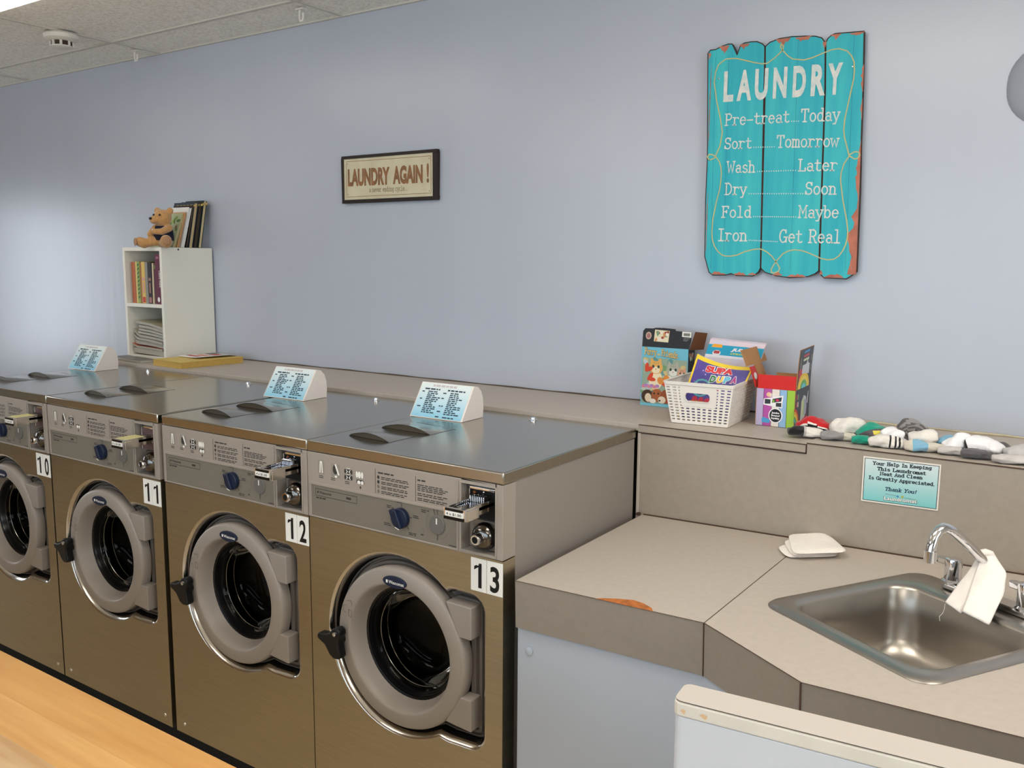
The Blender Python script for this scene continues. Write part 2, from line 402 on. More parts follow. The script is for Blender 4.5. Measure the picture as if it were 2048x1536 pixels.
g = G()
x = -2.835-1.238*3
while x < XR:
    g.box(x-.008, x+.008, YF, YW, ZC-.006, ZC+.002, grid_m); x += 1.238
y = .854
while y > YF:
    g.box(XL, XR, y-.009, y+.009, ZC-.0065, ZC+.002, grid_m); y -= .61
g.box(XL, XR, YW-.012, YW, ZC-.008, ZC+.002, grid_m)
struct('trim_1', g)

def troffer(x0, x1, y0, y1, label, power=1.0):
    t = at('ceiling_light', (x0+x1)/2, (y0+y1)/2, ZC-.06, label, 'ceiling light', None)
    g = G()
    for a in ((x0, x0+.012), (x1-.012, x1)): g.box(a[0], a[1], y0, y1, ZC-.088, ZC-.008, whitep)
    g.box(x0, x1, y0+.02, y1-.02, ZC-.012, ZC-.008, whitep); fin('light_frame', g, t)
    g = G(); g.box(x0+.0125, x1-.0125, y0, y1, ZC-.085, ZC-.014, mat('fluorescent_diffuser_%d' % (power*100), (255, 250, 235), .5, emit=((255, 248, 238), LAMP*power))); fin('diffuser', g, t, bevel=.012)
    return t
LY = (-.43, .155)
troffer(-2.80, -1.62, LY[0], LY[1], 'fluorescent ceiling light at the top left corner of the photo', .36)
troffer(-5.28, -4.1, -.9, -.33, 'fluorescent ceiling light at the left end of the room', .18)
troffer(-.33, .85, -.9, -.33, 'fluorescent ceiling light above the folding table', 1.05)
troffer(1.3, 2.5, LY[0], LY[1], 'fluorescent ceiling light above the sink counter', 1.2)
troffer(-2.80, -1.62, -2.8, -2.2, 'fluorescent ceiling light over the middle of the room')
troffer(.9, 2.1, -2.8, -2.2, 'fluorescent ceiling light behind the camera')

# smoke detector and ceiling hooks
det_m = mat('white_detector_plastic', (226, 222, 214), .45)
t = at('smoke_detector', -2.87, .63, ZC-.006, 'round white smoke detector on the ceiling tile by the light', 'smoke detector')
g = G(); g.lathe((-2.87, .63, 0), [(.066, ZC-.006), (.075, ZC-.014), (.072, ZC-.030), (.055, ZC-.040), (.048, ZC-.041)], det_m, 'z', 40, False, True); fin('base', g, t, smooth=40)
g = G(); g.lathe((-2.87, .63, 0), [(.042, ZC-.040), (.042, ZC-.060)], mat('detector_slot', (60, 44, 38), .6), 'z', 32, True, True); fin('sensor', g, t, smooth=40)
g = G(); g.lathe((-2.87, .63, 0), [(.046, ZC-.060), (.047, ZC-.064), (.040, ZC-.068)], det_m, 'z', 32, True, True)
for k in range(8):
    a = k*PI/4+.2; g.box(-2.87+.0445*math.cos(a)-.004, -2.87+.0445*math.cos(a)+.004, .63+.0445*math.sin(a)-.004, .63+.0445*math.sin(a)+.004, ZC-.062, ZC-.039, det_m)
fin('cap', g, t, smooth=40)
for (x, y, lb) in ((-2.874, 1.0, 'small white plastic hook on the ceiling nearer the smoke detector'), (-1.65, .935, 'small white plastic hook on the ceiling at the top edge of the photo')):
    t = at('ceiling_hook', x, y, ZC-.007, lb, 'hook', 'white hooks on the ceiling grid')
    g = G(); g.box(x-.022, x+.022, y-.014, y+.014, ZC-.013, ZC-.007, det_m); fin('clip', g, t, bevel=.003)
    g = G(); g.tube([(x-.008, y, ZC-.012), (x-.010, y, ZC-.04), (x-.006, y, ZC-.055), (x+.006, y, ZC-.055), (x+.011, y, ZC-.04), (x+.011, y, ZC-.026)], .005, det_m, 8); fin('hook', g, t, smooth=60)

# plinth under the washers
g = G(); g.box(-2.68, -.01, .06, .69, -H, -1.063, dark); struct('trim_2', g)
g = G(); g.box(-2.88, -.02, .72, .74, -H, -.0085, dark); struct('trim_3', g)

# ================================================================== ledges, backsplash, counter
LZ = .012
t = at('back_ledge', -1.19, .9, LZ-.02, 'long beige laminate ledge along the wall behind the washers', 'ledge')
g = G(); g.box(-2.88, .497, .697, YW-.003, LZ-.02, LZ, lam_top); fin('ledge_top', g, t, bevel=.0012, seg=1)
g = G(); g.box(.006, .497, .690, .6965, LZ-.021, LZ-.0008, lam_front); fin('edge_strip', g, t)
g = G(); g.box(.006, .497, .6895, .698, LZ-.0009, LZ+.0005, lam_dark); g.box(.006, .4985, .6905, .6968, LZ-.0235, LZ-.021, lam_dark); g.box(.4965, .4985, .6905, YW-.005, LZ-.0225, LZ+.0003, lam_dark); fin('seam', g, t)
# small chips on the ledge edge
t2 = at('sink_ledge', 1.1, .9, LZ-.02, 'beige laminate ledge above the sink carrying the row of socks', 'ledge')
g = G(); g.box(.4985, 1.75, .6985, YW-.001, LZ-.02, LZ+.004, lam_top); fin('ledge_top', g, t2, bevel=.0012, seg=1)
g = G(); g.box(.4985, 1.75, .6932, .6984, LZ+.0022, LZ+.0045, lam_dark); fin('seam', g, t2)
caulk = mat('old_caulk', (188, 178, 152), .6, var=.1, vscale=30)
g = G()
g.tube([(-2.88+i*.08, YW-.005, LZ+.001+.0012*math.sin(i*1.7)) for i in range(42)], .0033, mat('dark_gap', (84, 72, 58), .8), 6)
fin('wall_joint', g, t)
g = G(); g.tube([(.51+i*.06, YW-.006, LZ+.0065+.001*math.sin(i*2.1)) for i in range(21)], [.0035+.0015*math.sin(i*1.3) for i in range(21)], caulk, 6); fin('caulk_line', g, t2)

t = at('backsplash_panel', .88, .7, -.27, 'taupe laminate upright panel behind the sink counter', 'panel')
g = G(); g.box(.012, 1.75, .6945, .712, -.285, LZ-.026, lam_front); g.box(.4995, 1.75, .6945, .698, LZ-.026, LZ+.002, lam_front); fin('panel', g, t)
g = G(); g.box(.003, .012, .693, .712, -.285, LZ-.024, lam_top); fin('end_trim', g, t, bevel=.001)

# counter: measured in its own frame, the top very slightly out of level
CT = -.2600; TILT = math.atan(.0216)
t = thing('sink_counter', (0, 0, CT+H), 'beige laminate counter with the steel sink, its corner cut off diagonally', 'counter', rot=(0, -TILT, 0))
su = lambda u, v: (u*.843+v*.537, -u*.537+v*.843)        # sink frame -> counter frame
hole = [su(*p) for p in rrect(.392, .797, .476, .85, .05)]
outer = [(.026, .692), (.026, .010), (.498, .010), (.744, -.150), (1.75, -.150), (1.75, .692)]
g = G(); bm = g.bm; k = g.mi(lam_top)
def ring_edges(pts, z):
    vs = [bm.verts.new((p[0], p[1], z)) for p in pts]
    return [bm.edges.new((vs[i], vs[(i+1) % len(vs)])) for i in range(len(vs))]
es = ring_edges(outer, 0)+ring_edges(hole, 0)
r = bmesh.ops.triangle_fill(bm, use_beauty=True, edges=es)
for f in bm.faces: f.material_index = k
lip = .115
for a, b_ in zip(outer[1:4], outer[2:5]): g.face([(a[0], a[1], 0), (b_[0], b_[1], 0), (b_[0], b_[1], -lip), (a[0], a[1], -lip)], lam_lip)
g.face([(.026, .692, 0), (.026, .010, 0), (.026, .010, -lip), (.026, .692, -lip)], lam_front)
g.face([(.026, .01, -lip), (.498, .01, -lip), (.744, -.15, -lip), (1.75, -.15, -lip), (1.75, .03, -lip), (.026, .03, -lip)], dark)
top = finish('countertop', g, t)
g = G()
def seam(p, q, z=.0006, w=.0016, dy=0): 
    d = Vector((q[0]-p[0], q[1]-p[1])).normalized(); n = Vector((-d.y, d.x))*w
    g.face([(p[0]-n.x, p[1]-n.y, z), (q[0]-n.x, q[1]-n.y, z), (q[0]+n.x, q[1]+n.y, z), (p[0]+n.x, p[1]+n.y, z)], lam_dark)
seam((.498, .010), (.512, .692), w=.0009)
for a, b_ in zip(outer[1:4], outer[2:5]): seam(a, b_, w=.0014)
for p in ((.498, .0085), (.7435, -.152)):
    g.box(p[0]-.0012, p[0]+.0012, p[1]-.0006, p[1]+.002, -lip, 0, lam_dark)
g.box(.03, 1.7, .6885, .692, 0, .003, lam_dark); g.box(.012, .022, .675, .69, 0, .006, lam_dark)
finish('seam', g, t)
g = G(); pts = [(.243, .0095), (.255, .020), (.283, .034), (.318, .047), (.345, .041), (.372, .026), (.383, .0095)]
plate(g, pts, chipm, lambda x, y: (x, y, .0009)); o = finish('chipped_edge', g, t); o['label'] = 'bare orange particle board where the laminate has broken off'
# cabinet under the counter
t = at('sink_cabinet', .9, .3, -H, 'pale blue painted cabinet under the sink counter', 'cabinet')
g = G(); base = [(.030, .018), (.496, .018), (.742, -.138), (1.7, -.138)]
g.loft([[(x, y, CT+.0216*x-lip-.001) for x, y in base], [(x, y, -H) for x, y in base], [(x, y+.018, -H) for x, y in base], [(x, y+.018, CT+.0216*x-lip-.001) for x, y in base], [(x, y, CT+.0216*x-lip-.001) for x, y in base]], blue_cab, False)
g.box(.030, .048, .04, .69, -H, CT-lip-.001, blue_cab); fin('body', g, t)
g = G(); g.lathe((.063, .017, -.428), [(.010, 0), (.010, -.002), (.006, -.0035)], blue_cab, 'y', 16, True, True); fin('button_plug', g, t, smooth=40)

# sink, built in the sink frame on the counter
t = thing('sink', (0, 0, CT+H), 'square stainless steel sink set at an angle into the counter', 'sink', rot=(0, -TILT, 0))
g = G()
rim = [rrect(.372, .815, .452, .925, .045, 8), rrect(.378, .809, .458, .919, .042, 8), rrect(.405, .785, .486, .838, .058, 8), rrect(.414, .777, .495, .829, .055, 8), rrect(.419, .772, .500, .824, .054, 8)]
zz = [0.0008, .006, .007, .003, -.004]
loops = [[(*su(*p), z) for p in r] for r, z in zip(rim, zz)]
for d, ins in ((-.06, .004), (-.115, .010), (-.142, .020), (-.155, .040), (-.160, .07)):
    loops.append([(*su(*p), d) for p in rrect(.419+ins, .772-ins, .500+ins, .824-ins, .056+ins*.5, 8)])
g.loft(loops, sink_m, True, False, True)
finish('basin', g, t, smooth=60)
g = G(); c = su(.595, .662)
g.lathe((c[0], c[1], 0), [(.045, -.1585), (.040, -.156), (.030, -.158), (.028, -.162)], polish, 'z', 28, False, True); finish('drain', g, t, smooth=40)

# faucet
t = thing('faucet', (0, 0, CT+H), 'chrome faucet with two handles and a swivel spout at the sink', 'faucet', rot=(0, -TILT, 0))
g = G()
g.prism(rrect(.475, .705, .868, .912, .02, 6), chrome, lambda u, v: (*su(u, v), .022), lambda u, v: (*su(u, v), .0078))
finish('base_plate', g, t, bevel=.004, smooth=40)
for u in (.497, .676):
    c = su(u, .890)
    g = G(); g.lathe((c[0], c[1], 0), [(.023, .020), (.024, .026), (.019, .030), (.0185, .070), (.017, .076), (.010, .078)], chrome, 'z', 24, False, True)
    h = finish('handle', g, t, smooth=40)
    g = G(); d = Vector(su(u-.045, .885)); c2 = Vector(c)
    dd = (d-c2).normalized(); nn = Vector((-dd.y, dd.x))
    pr = [(0, .012), (.034, .009), (.038, 0), (.034, -.009), (0, -.012)]
    g.prism([(a, b_) for a, b_ in pr], chrome, lambda a, b_: (c2.x+dd.x*a+nn.x*b_, c2.y+dd.y*a+nn.y*b_, .074), lambda a, b_: (c2.x+dd.x*a+nn.x*b_, c2.y+dd.y*a+nn.y*b_, .060))
    finish('lever', g, h, bevel=.002)
SB = Vector((.967, .439, 0)); SD = Vector((-.537, -.843, 0))
sp = lambda s, z: tuple(SB+SD*s+Vector((0, 0, z)))
ez = .0216*.93-.26
g = G(); g.lathe((SB.x, SB.y, 0), [(.019, .018), (.018, .05), (.015, .06), (.014, .068)], chrome, 'z', 20, False, True)
path = [sp(0, .060), sp(.004, .085), sp(.018, .105), sp(.06, .140), sp(.10, .171), sp(.118, .182), sp(.134, .187), sp(.149, .182), sp(.160, .170), sp(.167, .152), sp(.170, .138)]
g.tube(path, .0105, chrome, 14)
finish('spout', g, t, smooth=60)
g = G(); a, b_ = Vector(sp(.1695, .142)), Vector(sp(.1705, .118)); g.tube([a, a*.5+b_*.5, b_], .0125, chrome, 16); finish('aerator', g, t, smooth=40)

# ================================================================== folding table and half wall in the foreground
wood = mat('maple_butcher_block', (222, 178, 116), .38, rgb2=(198, 146, 84), vscale=2.2, stretch=(.9, 7, 1), bump=.02)
t = at('folding_table', -1.4, -1.2, -H, 'maple butcher block folding table in the bottom left corner', 'table')
g = G(); bands = [-1.42, -1.345, -1.265, -1.19, -1.11, -1.03, -.955, -.88, -.79]
wm = [mat('maple_stave_%s' % n, a, .36, rgb2=b_, vscale=v, stretch=(.7, 9, 1)) for n, a, b_, v in (('pale', (228, 188, 130), (208, 160, 98), 2.6), ('gold', (220, 172, 108), (200, 148, 84), 3.1), ('honey', (214, 164, 98), (194, 140, 76), 2.2), ('worn', (214, 186, 146), (190, 150, 104), 3.6))]
for i in range(len(bands)-1): g.box(-3.9, .34, bands[i], bands[i+1], -.385, -.345, wm[(2, 0, 3, 1, 0, 3, 1, 2)[i]])
fin('tabletop', g, t, bevel=.0, weld=False)
g = G(); g.box(-3.9, .34, -.79, -.782, -.384, -.3465, wm[1]); fin('edge_band', g, t, bevel=.003)
for x in (-3.8, -1.8, .18):
    for y in (-1.38, -.93): 
        g = G(); g.box(x, x+.07, y, y+.07, -H, -.385, wm[1]); fin('leg', g, t, bevel=.004)
g = G(); g.box(-3.73, .18, -1.36, -.88, -.46, -.385, wm[2]); fin('apron', g, t)

HW = 5.3*PI/180
t = thing('half_wall', (.731, -.678, 0), 'pale blue half wall with a beige laminate cap in the lower right foreground', 'partition', rz=HW)
ZT = -.05+H
g = G(); g.prism(rrect(0, 1.3, -.004, .042, .010, 4), mat('pale_half_wall_paint', (200, 203, 210), .5, var=.02, vscale=3, bump=.03), lambda x, y: (x, y, ZT-.022), lambda x, y: (x, y, 0)); finish('body', g, t, bevel=.002)
g = G(); g.prism(rrect(-.001, 1.3, -.006, .043, .010, 4), mat('worn_white_edge', (214, 208, 198), .5, var=.04, vscale=20), lambda x, y: (x, y, ZT-.003), lambda x, y: (x, y, ZT-.021)); finish('edge_band', g, t, bevel=.002)
g = G(); g.prism(rrect(0, 1.3, -.0035, .042, .010, 4), lam_dark, lambda x, y: (x, y, ZT-.0012), lambda x, y: (x, y, ZT-.004)); finish('seam', g, t)
g = G(); g.prism(rrect(0, 1.3, -.005, .043, .010, 4), mat('cap_laminate', (186, 178, 170), .45), lambda x, y: (x, y, ZT), lambda x, y: (x, y, ZT-.0018)); finish('cap', g, t, bevel=.0007, seg=1)
g = G()
for x, w in ((.010, .005), (.034, .008)): plate(g, [(x, ZT-.013), (x+w, ZT-.017), (x+w*1.3, ZT-.012), (x+w*.5, ZT-.010)], mat('bare_wood_chip', (214, 178, 138), .7), lambda a, b_: (a, -.0067, b_))
finish('paint_chips', g, t)

# ================================================================== washing machines
MX = -.33            # machine 13 centre; part coordinates below are measured on it, then copied along the row
def mach_outline():
    c, r = (-.338, -.513), .252
    o = arc(c[0], c[1], r, 50, 303, 40)
    o += [(-.180, -.7275), (-.168, -.729)]+arc(-.102, -.680, (.050, .046), 270, 360, 8)+arc(-.102, -.362, (.050, .050), 0, 90, 8)+[(-.150, -.3115), (-.166, -.3125)]
    return o
OUT = mach_outline()
V3 = lambda y: (lambda x, z: (x, y, z))
RC = (-.324, -.513)
def print_lines(g, x0, x1, z, n, dz, y, hh=.0022, seed=0, m=None):
    r = random.Random(seed)
    for i in range(n):
        x = x0; e = x0+(x1-x0)*r.uniform(.72, 1.0)
        while x < e-.006:
            w = r.uniform(.008, .022); w = min(w, e-x)
            plate(g, [(x, z-i*dz), (x+w, z-i*dz), (x+w, z-i*dz+hh), (x, z-i*dz+hh)], m or printm, V3(y)); x += w+.003

def make_machine(num, x_c, label, kind):
    root = thing('washing_machine', (x_c, 0, H-1.063), label, 'washing machine', 'front loading washers in a row')
    off = (-MX, 0, 1.063)                    # part frame -> thing frame
    def part(name, g, parent=None, **k):
        bmesh.ops.translate(g.bm, verts=g.bm.verts, vec=off if True else (0, 0, 0))
        return finish(name, g, parent or root, **k)
    # body
    g = G(); g.loft([[(x, y, z) for x, z in ((-.656, -1.063), (-.004, -1.063), (-.004, -.03), (-.656, -.03))] for y in (.052, .688)], cab_m, True, False, True); part('cabinet', g, bevel=.002)
    # front panel with the pressed door opening
    g = G(); bm = g.bm; k = g.mi(steel)
    rect = [(-.6585, -1.063), (-.0015, -1.063), (-.0015, -.2165), (-.6585, -.2165)]
    es = []
    for pts in (rect, OUT):
        vs = [bm.verts.new((p[0], 0, p[1])) for p in pts]
        es += [bm.edges.new((vs[i], vs[(i+1) % len(vs)])) for i in range(len(vs))]
    bmesh.ops.triangle_fill(bm, use_beauty=True, edges=es)
    for f in bm.faces: f.material_index = k
    g.loft([[(x, 0, z) for x, z in rect], [(x, .05, z) for x, z in rect]], steel)
    part('front_panel', g)
    g = G(); g.loft([[(x, y, z) for x, z in offs(OUT, d)] for d, y in ((0, 0), (.002, .0005), (.008, .005), (.014, .013), (.0146, .0145))], polish)
    part('opening_rim', g, smooth=60)
    g = G()
    lv = [(.0175, .044), (.0195, .034), (.024, .033), (.026, .041), (.030, .041), (.032, .030), (.040, .029), (.042, .036), (.046, .036), (.049, .027), (.062, .025)]
    L = g.loft([[(x, y, z) for x, z in offs(OUT, d)] for d, y in lv], surr)
    part('door_surround', g, smooth=35)
    g = G(); g.loft([[(x, y, z) for x, z in offs(OUT, d)] for d, y in ((.0146, .0145), (.0155, .018), (.0165, .046), (.030, .0465))], black); part('gasket', g, smooth=60)
    # door
    door = G(); cx, cz = RC
    prof = [(.216, .022), (.2175, .004), (.217, -.006), (.214, -.012), (.209, -.0145), (.190, -.0165), (.178, -.0172), (.1735, -.0162), (.170, -.012), (.164, .006), (.157, .026), (.153, .034)]
    door.lathe((cx, 0, cz), prof, doorp, 'y', 72)
    d = part('door', door, smooth=50)
    g = G()
    for z0, z1 in ((-.432, -.347), (-.672, -.588)):
        xs = (-.190, -.088)
        zi = z0 if z0 > -.5 else z1
        pts = [(-.168, z1), (-.088, z1-.001), (-.088, z0), (-.126, z0)] if z0 > -.5 else [(-.122, z1), (-.088, z1), (-.088, z0), (-.170, z0+.006)]
        h = G(); h.prism(list(reversed(pts)), doorp, V3(-.012), V3(.03)); part('hinge_block', h, d, bevel=.003)
    g = G(); g.lathe((cx, 0, cz), [(.156, .030), (.152, .033), (.149, .034), (.147, .040), (.145, .040), (.142, .050), (.140, .050), (.137, .058), (.133, .062), (.128, .063)], blackg, 'y', 64); part('glass_seal', g, d, smooth=50)
    g = G(); g.lathe((cx, 0, cz), [(.137, .052), (.132, .060), (.126, .078), (.118, .10), (.105, .118), (.085, .128), (.04, .134), (.004, .135)], dglass, 'y', 64, False, True); part('door_glass', g, d, smooth=80)
    g = G(); g.prism(ell(cx-.004, -.331, .039, .0155, 36), navy, V3(-.0225), V3(-.016))
    put(g, sans_polys('Wascomat', .012), whitep, (cx-.022, -.0229, -.3355), (cx+.030, -.0229, -.3355), (0, 0, 1), .0085)
    plate(g, [(cx-.031, -.3355), (cx-.025, -.3355), (cx-.025, -.3275), (cx-.031, -.3275)], whitep, V3(-.0229))
    part('logo_badge', g, d, bevel=.001, weld=False)
    g = G()      # moulded opening symbols on the ring
    for (a, b_) in (((-.503, -.420), (-.488, -.418)), ((-.488, -.418), (-.483, -.430)), ((-.517, -.436), (-.507, -.434)), ((-.517, -.436), (-.517, -.453)), ((-.517, -.453), (-.507, -.455)), ((-.497, -.444), (-.486, -.446)), ((-.497, -.444), (-.497, -.462)), ((-.497, -.462), (-.486, -.465)), ((-.486, -.446), (-.486, -.465))):
        for q in ribbon([a, b_], .0013): plate(g, [(p.x, p.y) for p in q], surr, V3(-.0178))
    part('moulded_symbol', g, d)
    # latch: a three lobed black lever
    g = G(); hx, hz = -.523, -.532
    lobes = []
    for a, r, w in ((185, .060, 15), (92, .040, 26), (268, .046, 24)):
        pass
    pts = [(-.060, .012), (-.066, .003), (-.062, -.006), (-.036, -.018), (-.018, -.042), (-.004, -.050), (.016, -.048), (.021, -.040), (.015, -.014), (.014, .006), (.022, .022), (.020, .034), (.008, .040), (-.006, .036), (-.016, .022), (-.036, .013)]
    pts = [(hx+u, hz+v) for u, v in pts]
    g.prism(list(reversed(pts)), black, V3(-.050), V3(-.022), black)
    g.lathe((hx, 0, hz), [(.012, -.02), (.012, .01)], black, 'y', 16)
    part('latch_handle', g, d, bevel=.005, seg=3, smooth=60)
    g = G(); g.lathe((hx+.006, 0, hz+.024), [(.0065, -.0505), (.006, -.0545), (.003, -.0555)], chrome, 'y', 14, False, True); part('latch_screw', g, d, smooth=60)
    # drum behind the glass
    g = G(); g.lathe((cx, 0, cz), [(.1313, .0635), (.1300, .0622), (.1287, .0635), (.1300, .0648)], glint_m, 'y', 72)  # two thin bright rings added to imitate glints in the door glass
    g.lathe((cx, 0, cz), [(.1385, .098), (.1372, .0965), (.1360, .098)], glint_m, 'y', 64)
    g.lathe((cx, 0, cz), [(.150, .066), (.151, .10), (.162, .115), (.255, .13), (.262, .18), (.262, .44), (.25, .47), (.06, .455), (.05, .44), (.002, .438)], drum_m, 'y', 64, False, True)
    part('drum', g, smooth=50)
    # lid
    g = G(); bm = g.bm
    g.box(-.6595, -.0005, -.002, .692, -.030, 0, lid_m); part('lid', g, bevel=.0035, seg=3, smooth=40)
    g = G(); g.lathe((-.322, .622, 0), [(.013, .0002), (.013, .002), (.009, .0035), (.008, .009), (.005, .0105)], chrome, 'z', 16, False, True); part('lid_bolt', g, smooth=40)
    for (xa, ya, xb, yb, hh) in ((-.613, .112, -.450, .100, .016), (-.620, .254, -.428, .248, .018)):
        g = G(); n = 14; rows = []
        for j in range(9):
            s_ = j/8
            rows.append([(xa+(xb-xa)*i/n, ya+(yb-ya)*i/n+s_*.115, .0006+hh*math.sin(PI*i/n)**.8*(1-s_)**1.2) for i in range(n+1)])
        g.sheet(rows, lid_m)
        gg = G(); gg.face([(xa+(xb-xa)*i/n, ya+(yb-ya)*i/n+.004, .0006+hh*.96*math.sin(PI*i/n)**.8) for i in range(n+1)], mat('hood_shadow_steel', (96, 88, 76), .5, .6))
        h = part('dispenser_hood', g, smooth=60, norm=False); part('hood_mouth', gg, h)
    g = G(); plate(g, [(-.590, .3805), (-.420, .357), (-.420, .359), (-.590, .3825)], printm, lambda x, y: (x, y, .0007)); part('hopper_slot', g)
    # control panel with the coin box recess
    g = G(); y0, y1 = -.003, .052
    for b in ((-.6585, -.124, -.2145, -.031), (-.0215, -.0015, -.2145, -.031), (-.124, -.0215, -.2145, -.206), (-.124, -.0215, -.041, -.031)): g.box(b[0], b[1], y0, y1, b[2], b[3], plas)
    g.box(-.124, -.0215, .030, y1, -.206, -.041, plas)
    cp = part('control_panel', g, bevel=.0015, seg=2)
    # ridges and label plates
    g = G()
    for b in ((-.648, -.134, -.1205, -.1135), (-.648, -.644, -.2095, -.1205), (-.137, -.133, -.2095, -.034), (-.648, -.134, -.2125, -.2085), (-.127, -.123, -.209, -.036), (-.127, -.0185, -.0405, -.0375), (-.127, -.0185, -.2095, -.2065), (-.0225, -.0185, -.2095, -.0375)): g.box(b[0], b[1], y0-.003, y0+.001, b[2], b[3], plas)
    part('panel_ridge', g, cp, bevel=.0012)
    g = G(); g.box(-.648, -.137, y0-.0008, y0, -.1135, -.036, plas); g.box(-.644, -.137, y0-.0008, y0, -.2085, -.1205, labm)
    part('label_plate', g, cp)
    yl = y0-.0013; g = G()
    # pictograms
    def P(pts, m, yy=yl): plate(g, pts, m, V3(yy))
    iconbg = mat('icon_grey', (112, 106, 98), .6)
    P(rrect(-.615, -.592, -.088, -.048, .003, 3), mat('icon_light_grey', (146, 140, 130), .6))
    for q in ribbon([(-.608, -.083), (-.606, -.054), (-.601, -.054), (-.599, -.083)], .004): P([(p.x, p.y) for p in q], whitep, yl-.0003)
    print_lines(g, -.612, -.588, -.094, 2, .0045, yl, .0018, 3); part('pictogram', g, cp, weld=False, norm=False); g = G(); P(rrect(-.565, -.532, -.090, -.052, .003, 3), mat('icon_light_grey', (146, 140, 130), .6)); P(ell(-.550, -.068, .009, .013), printm, yl-.0003)
    for q in ribbon([(-.548, -.055), (-.537, -.080)], .006): P([(p.x, p.y) for p in q], whitep, yl-.0006)
    P(ell(-.547, -.087, .005, .003), whitep, yl-.0006)
    print_lines(g, -.567, -.537, -.094, 2, .0045, yl, .0018, 3); part('pictogram', g, cp, weld=False, norm=False); g = G()
    for z in (-.067, -.083):
        P(rrect(-.516, -.486, z-.006, z+.006, .003, 3), printm, yl-.0002)
        for x in (-.505, -.497): 
            for q in ribbon([(x-.003, z+.004), (x+.001, z), (x-.003, z-.004)] if x < -.5 else [(x+.003, z+.004), (x-.001, z), (x+.003, z-.004)], .0022): P([(p.x, p.y) for p in q], whitep, yl-.0006)
        P([(-.508, z+.008), (-.494, z+.008), (-.494, z+.0095), (-.508, z+.0095)], whitep, yl-.0004)
    print_lines(g, -.514, -.486, -.096, 2, .0045, yl, .0018, 3); part('pictogram', g, cp, weld=False, norm=False); g = G()
    if kind == 'fresh':
        for x, w in ((-.470, .004), (-.461, .0055), (-.451, .004)): P(ell(x, -.070, w, .009), whitep, yl-.0003)
    P([(-.473, -.092), (-.470, -.083), (-.448, -.083), (-.443, -.092)], printm, yl-.0002)
    P(ell(-.463, -.090, .006, .005), whitep, yl-.0004); P(ell(-.451, -.090, .005, .005), whitep, yl-.0004)
    P(ell(-.458, -.1035, .0025, .004), printm)
    part('pictogram', g, cp, weld=False, norm=False); g = G()
    for x in (-.405, -.2685): plate(g, [(x, -.110), (x+.0012, -.110), (x+.0012, -.045), (x, -.045)], printm, V3(yl))
    print_lines(g, -.395, -.335, -.056, 1, .01, yl, .0038, 5)
    for i, m in enumerate((printm, printm, iconbg, iconbg)):
        P(ell(-.394, -.066-.0125*i, .0042, .0048), m, yl); print_lines(g, -.384, -.282+.008*(i % 2), -.066-.0125*i, 2, .0045, yl, .0022, 10+i)
    print_lines(g, -.262, -.230, -.056, 1, .01, yl, .0038, 7); print_lines(g, -.262, -.160, -.067, 4, .0046, yl, .0022, 8); print_lines(g, -.262, -.150, -.089, 2, .0046, yl, .0022, 9); print_lines(g, -.262, -.145, -.1015, 2, .0046, yl, .0022, 11)
    part('instruction_text', g, cp, weld=False, norm=False); g = G()
    # brand strip
    for q in ribbon([(-.627, -.150), (-.627, -.131), (-.472, -.131), (-.472, -.150), (-.627, -.150)], .0013): P([(p.x, p.y) for p in q], printm)
    put(g, sans_polys('Wascomat', .012), printm, (-.613, yl, -.1435), (-.566, yl, -.1435), (0, 0, 1), .0075); P([(-.621, -.1435), (-.616, -.1435), (-.616, -.137), (-.621, -.137)], printm)
    print_lines(g, -.511, -.478, -.1435, 1, .01, yl, .006, 21); print_lines(g, -.625, -.588, -.158, 1, .01, yl, .004, 22)
    part('brand_label', g, cp, weld=False, norm=False); g = G()
    # scales round the two dials
    def tick(cx_, cz_, ang, r0, r1):
        a = math.radians(ang)
        for q in ribbon([(cx_+r0*math.cos(a), cz_+r0*math.sin(a)), (cx_+r1*math.cos(a), cz_+r1*math.sin(a))], .0018): P([(p.x, p.y) for p in q], printm)
    def words(*L):
        for x, z, n in L: print_lines(g, x-.004, x+.022, z, n, .0045, yl, .0022, int(-x*1000))
    for q_ in ((90, .028, .036), (10, .028, .034), (-48, .028, .036), (165, .03, .036)): tick(-.315, -.161, *q_)
    words((-.328, -.1225, 1), (-.362, -.137, 2), (-.273, -.150, 2), (-.372, -.185, 2), (-.288, -.197, 2))
    part('dial_scale', g, cp, weld=False, norm=False); g = G()
    for q_ in ((90, .026, .041), (108, .026, .041), (-90, .026, .040)): tick(-.198, -.159, *q_)
    words((-.246, -.130, 2), (-.158, -.2055, 1))
    for a0, a1 in ((140, 215), (290, 335), (25, 62)):
        for q in ribbon(arc(-.198, -.159, .0365, a0, a1, 8), .0018): P([(p.x, p.y) for p in q], iconbg)
    P(ell(-.246, -.183, .006, .007), iconbg); P(ell(-.246, -.183, .004, .005), labm, yl-.0003); print_lines(g, -.252, -.240, -.195, 1, .01, yl, .003, 4)
    part('dial_scale', g, cp, weld=False, norm=False)
    g = G(); kx, kz = -.315, -.161
    body = arc(kx, kz, .0265, 130, -175, 28)+[(kx-.034, kz+.018)]
    g.prism(body, navy, V3(-.018), V3(-.003)); g.box(-.005, .005, -.026, -.016, -.024, .024, navy, Matrix.Rotation(math.radians(-25), 3, 'Y'), None)
    for v in g.bm.verts:
        if abs(v.co.x) < .03 and abs(v.co.z) < .03: v.co += Vector((kx, 0, kz))
    kn = part('program_knob', g, cp, bevel=.002, smooth=50)
    g = G(); plate(g, [(kx-.004, kz-.021), (kx+.010, kz-.0255), (kx+.010, kz-.0235), (kx-.004, kz-.019)], whitep, V3(-.0268)); part('pointer_mark', g, kn)
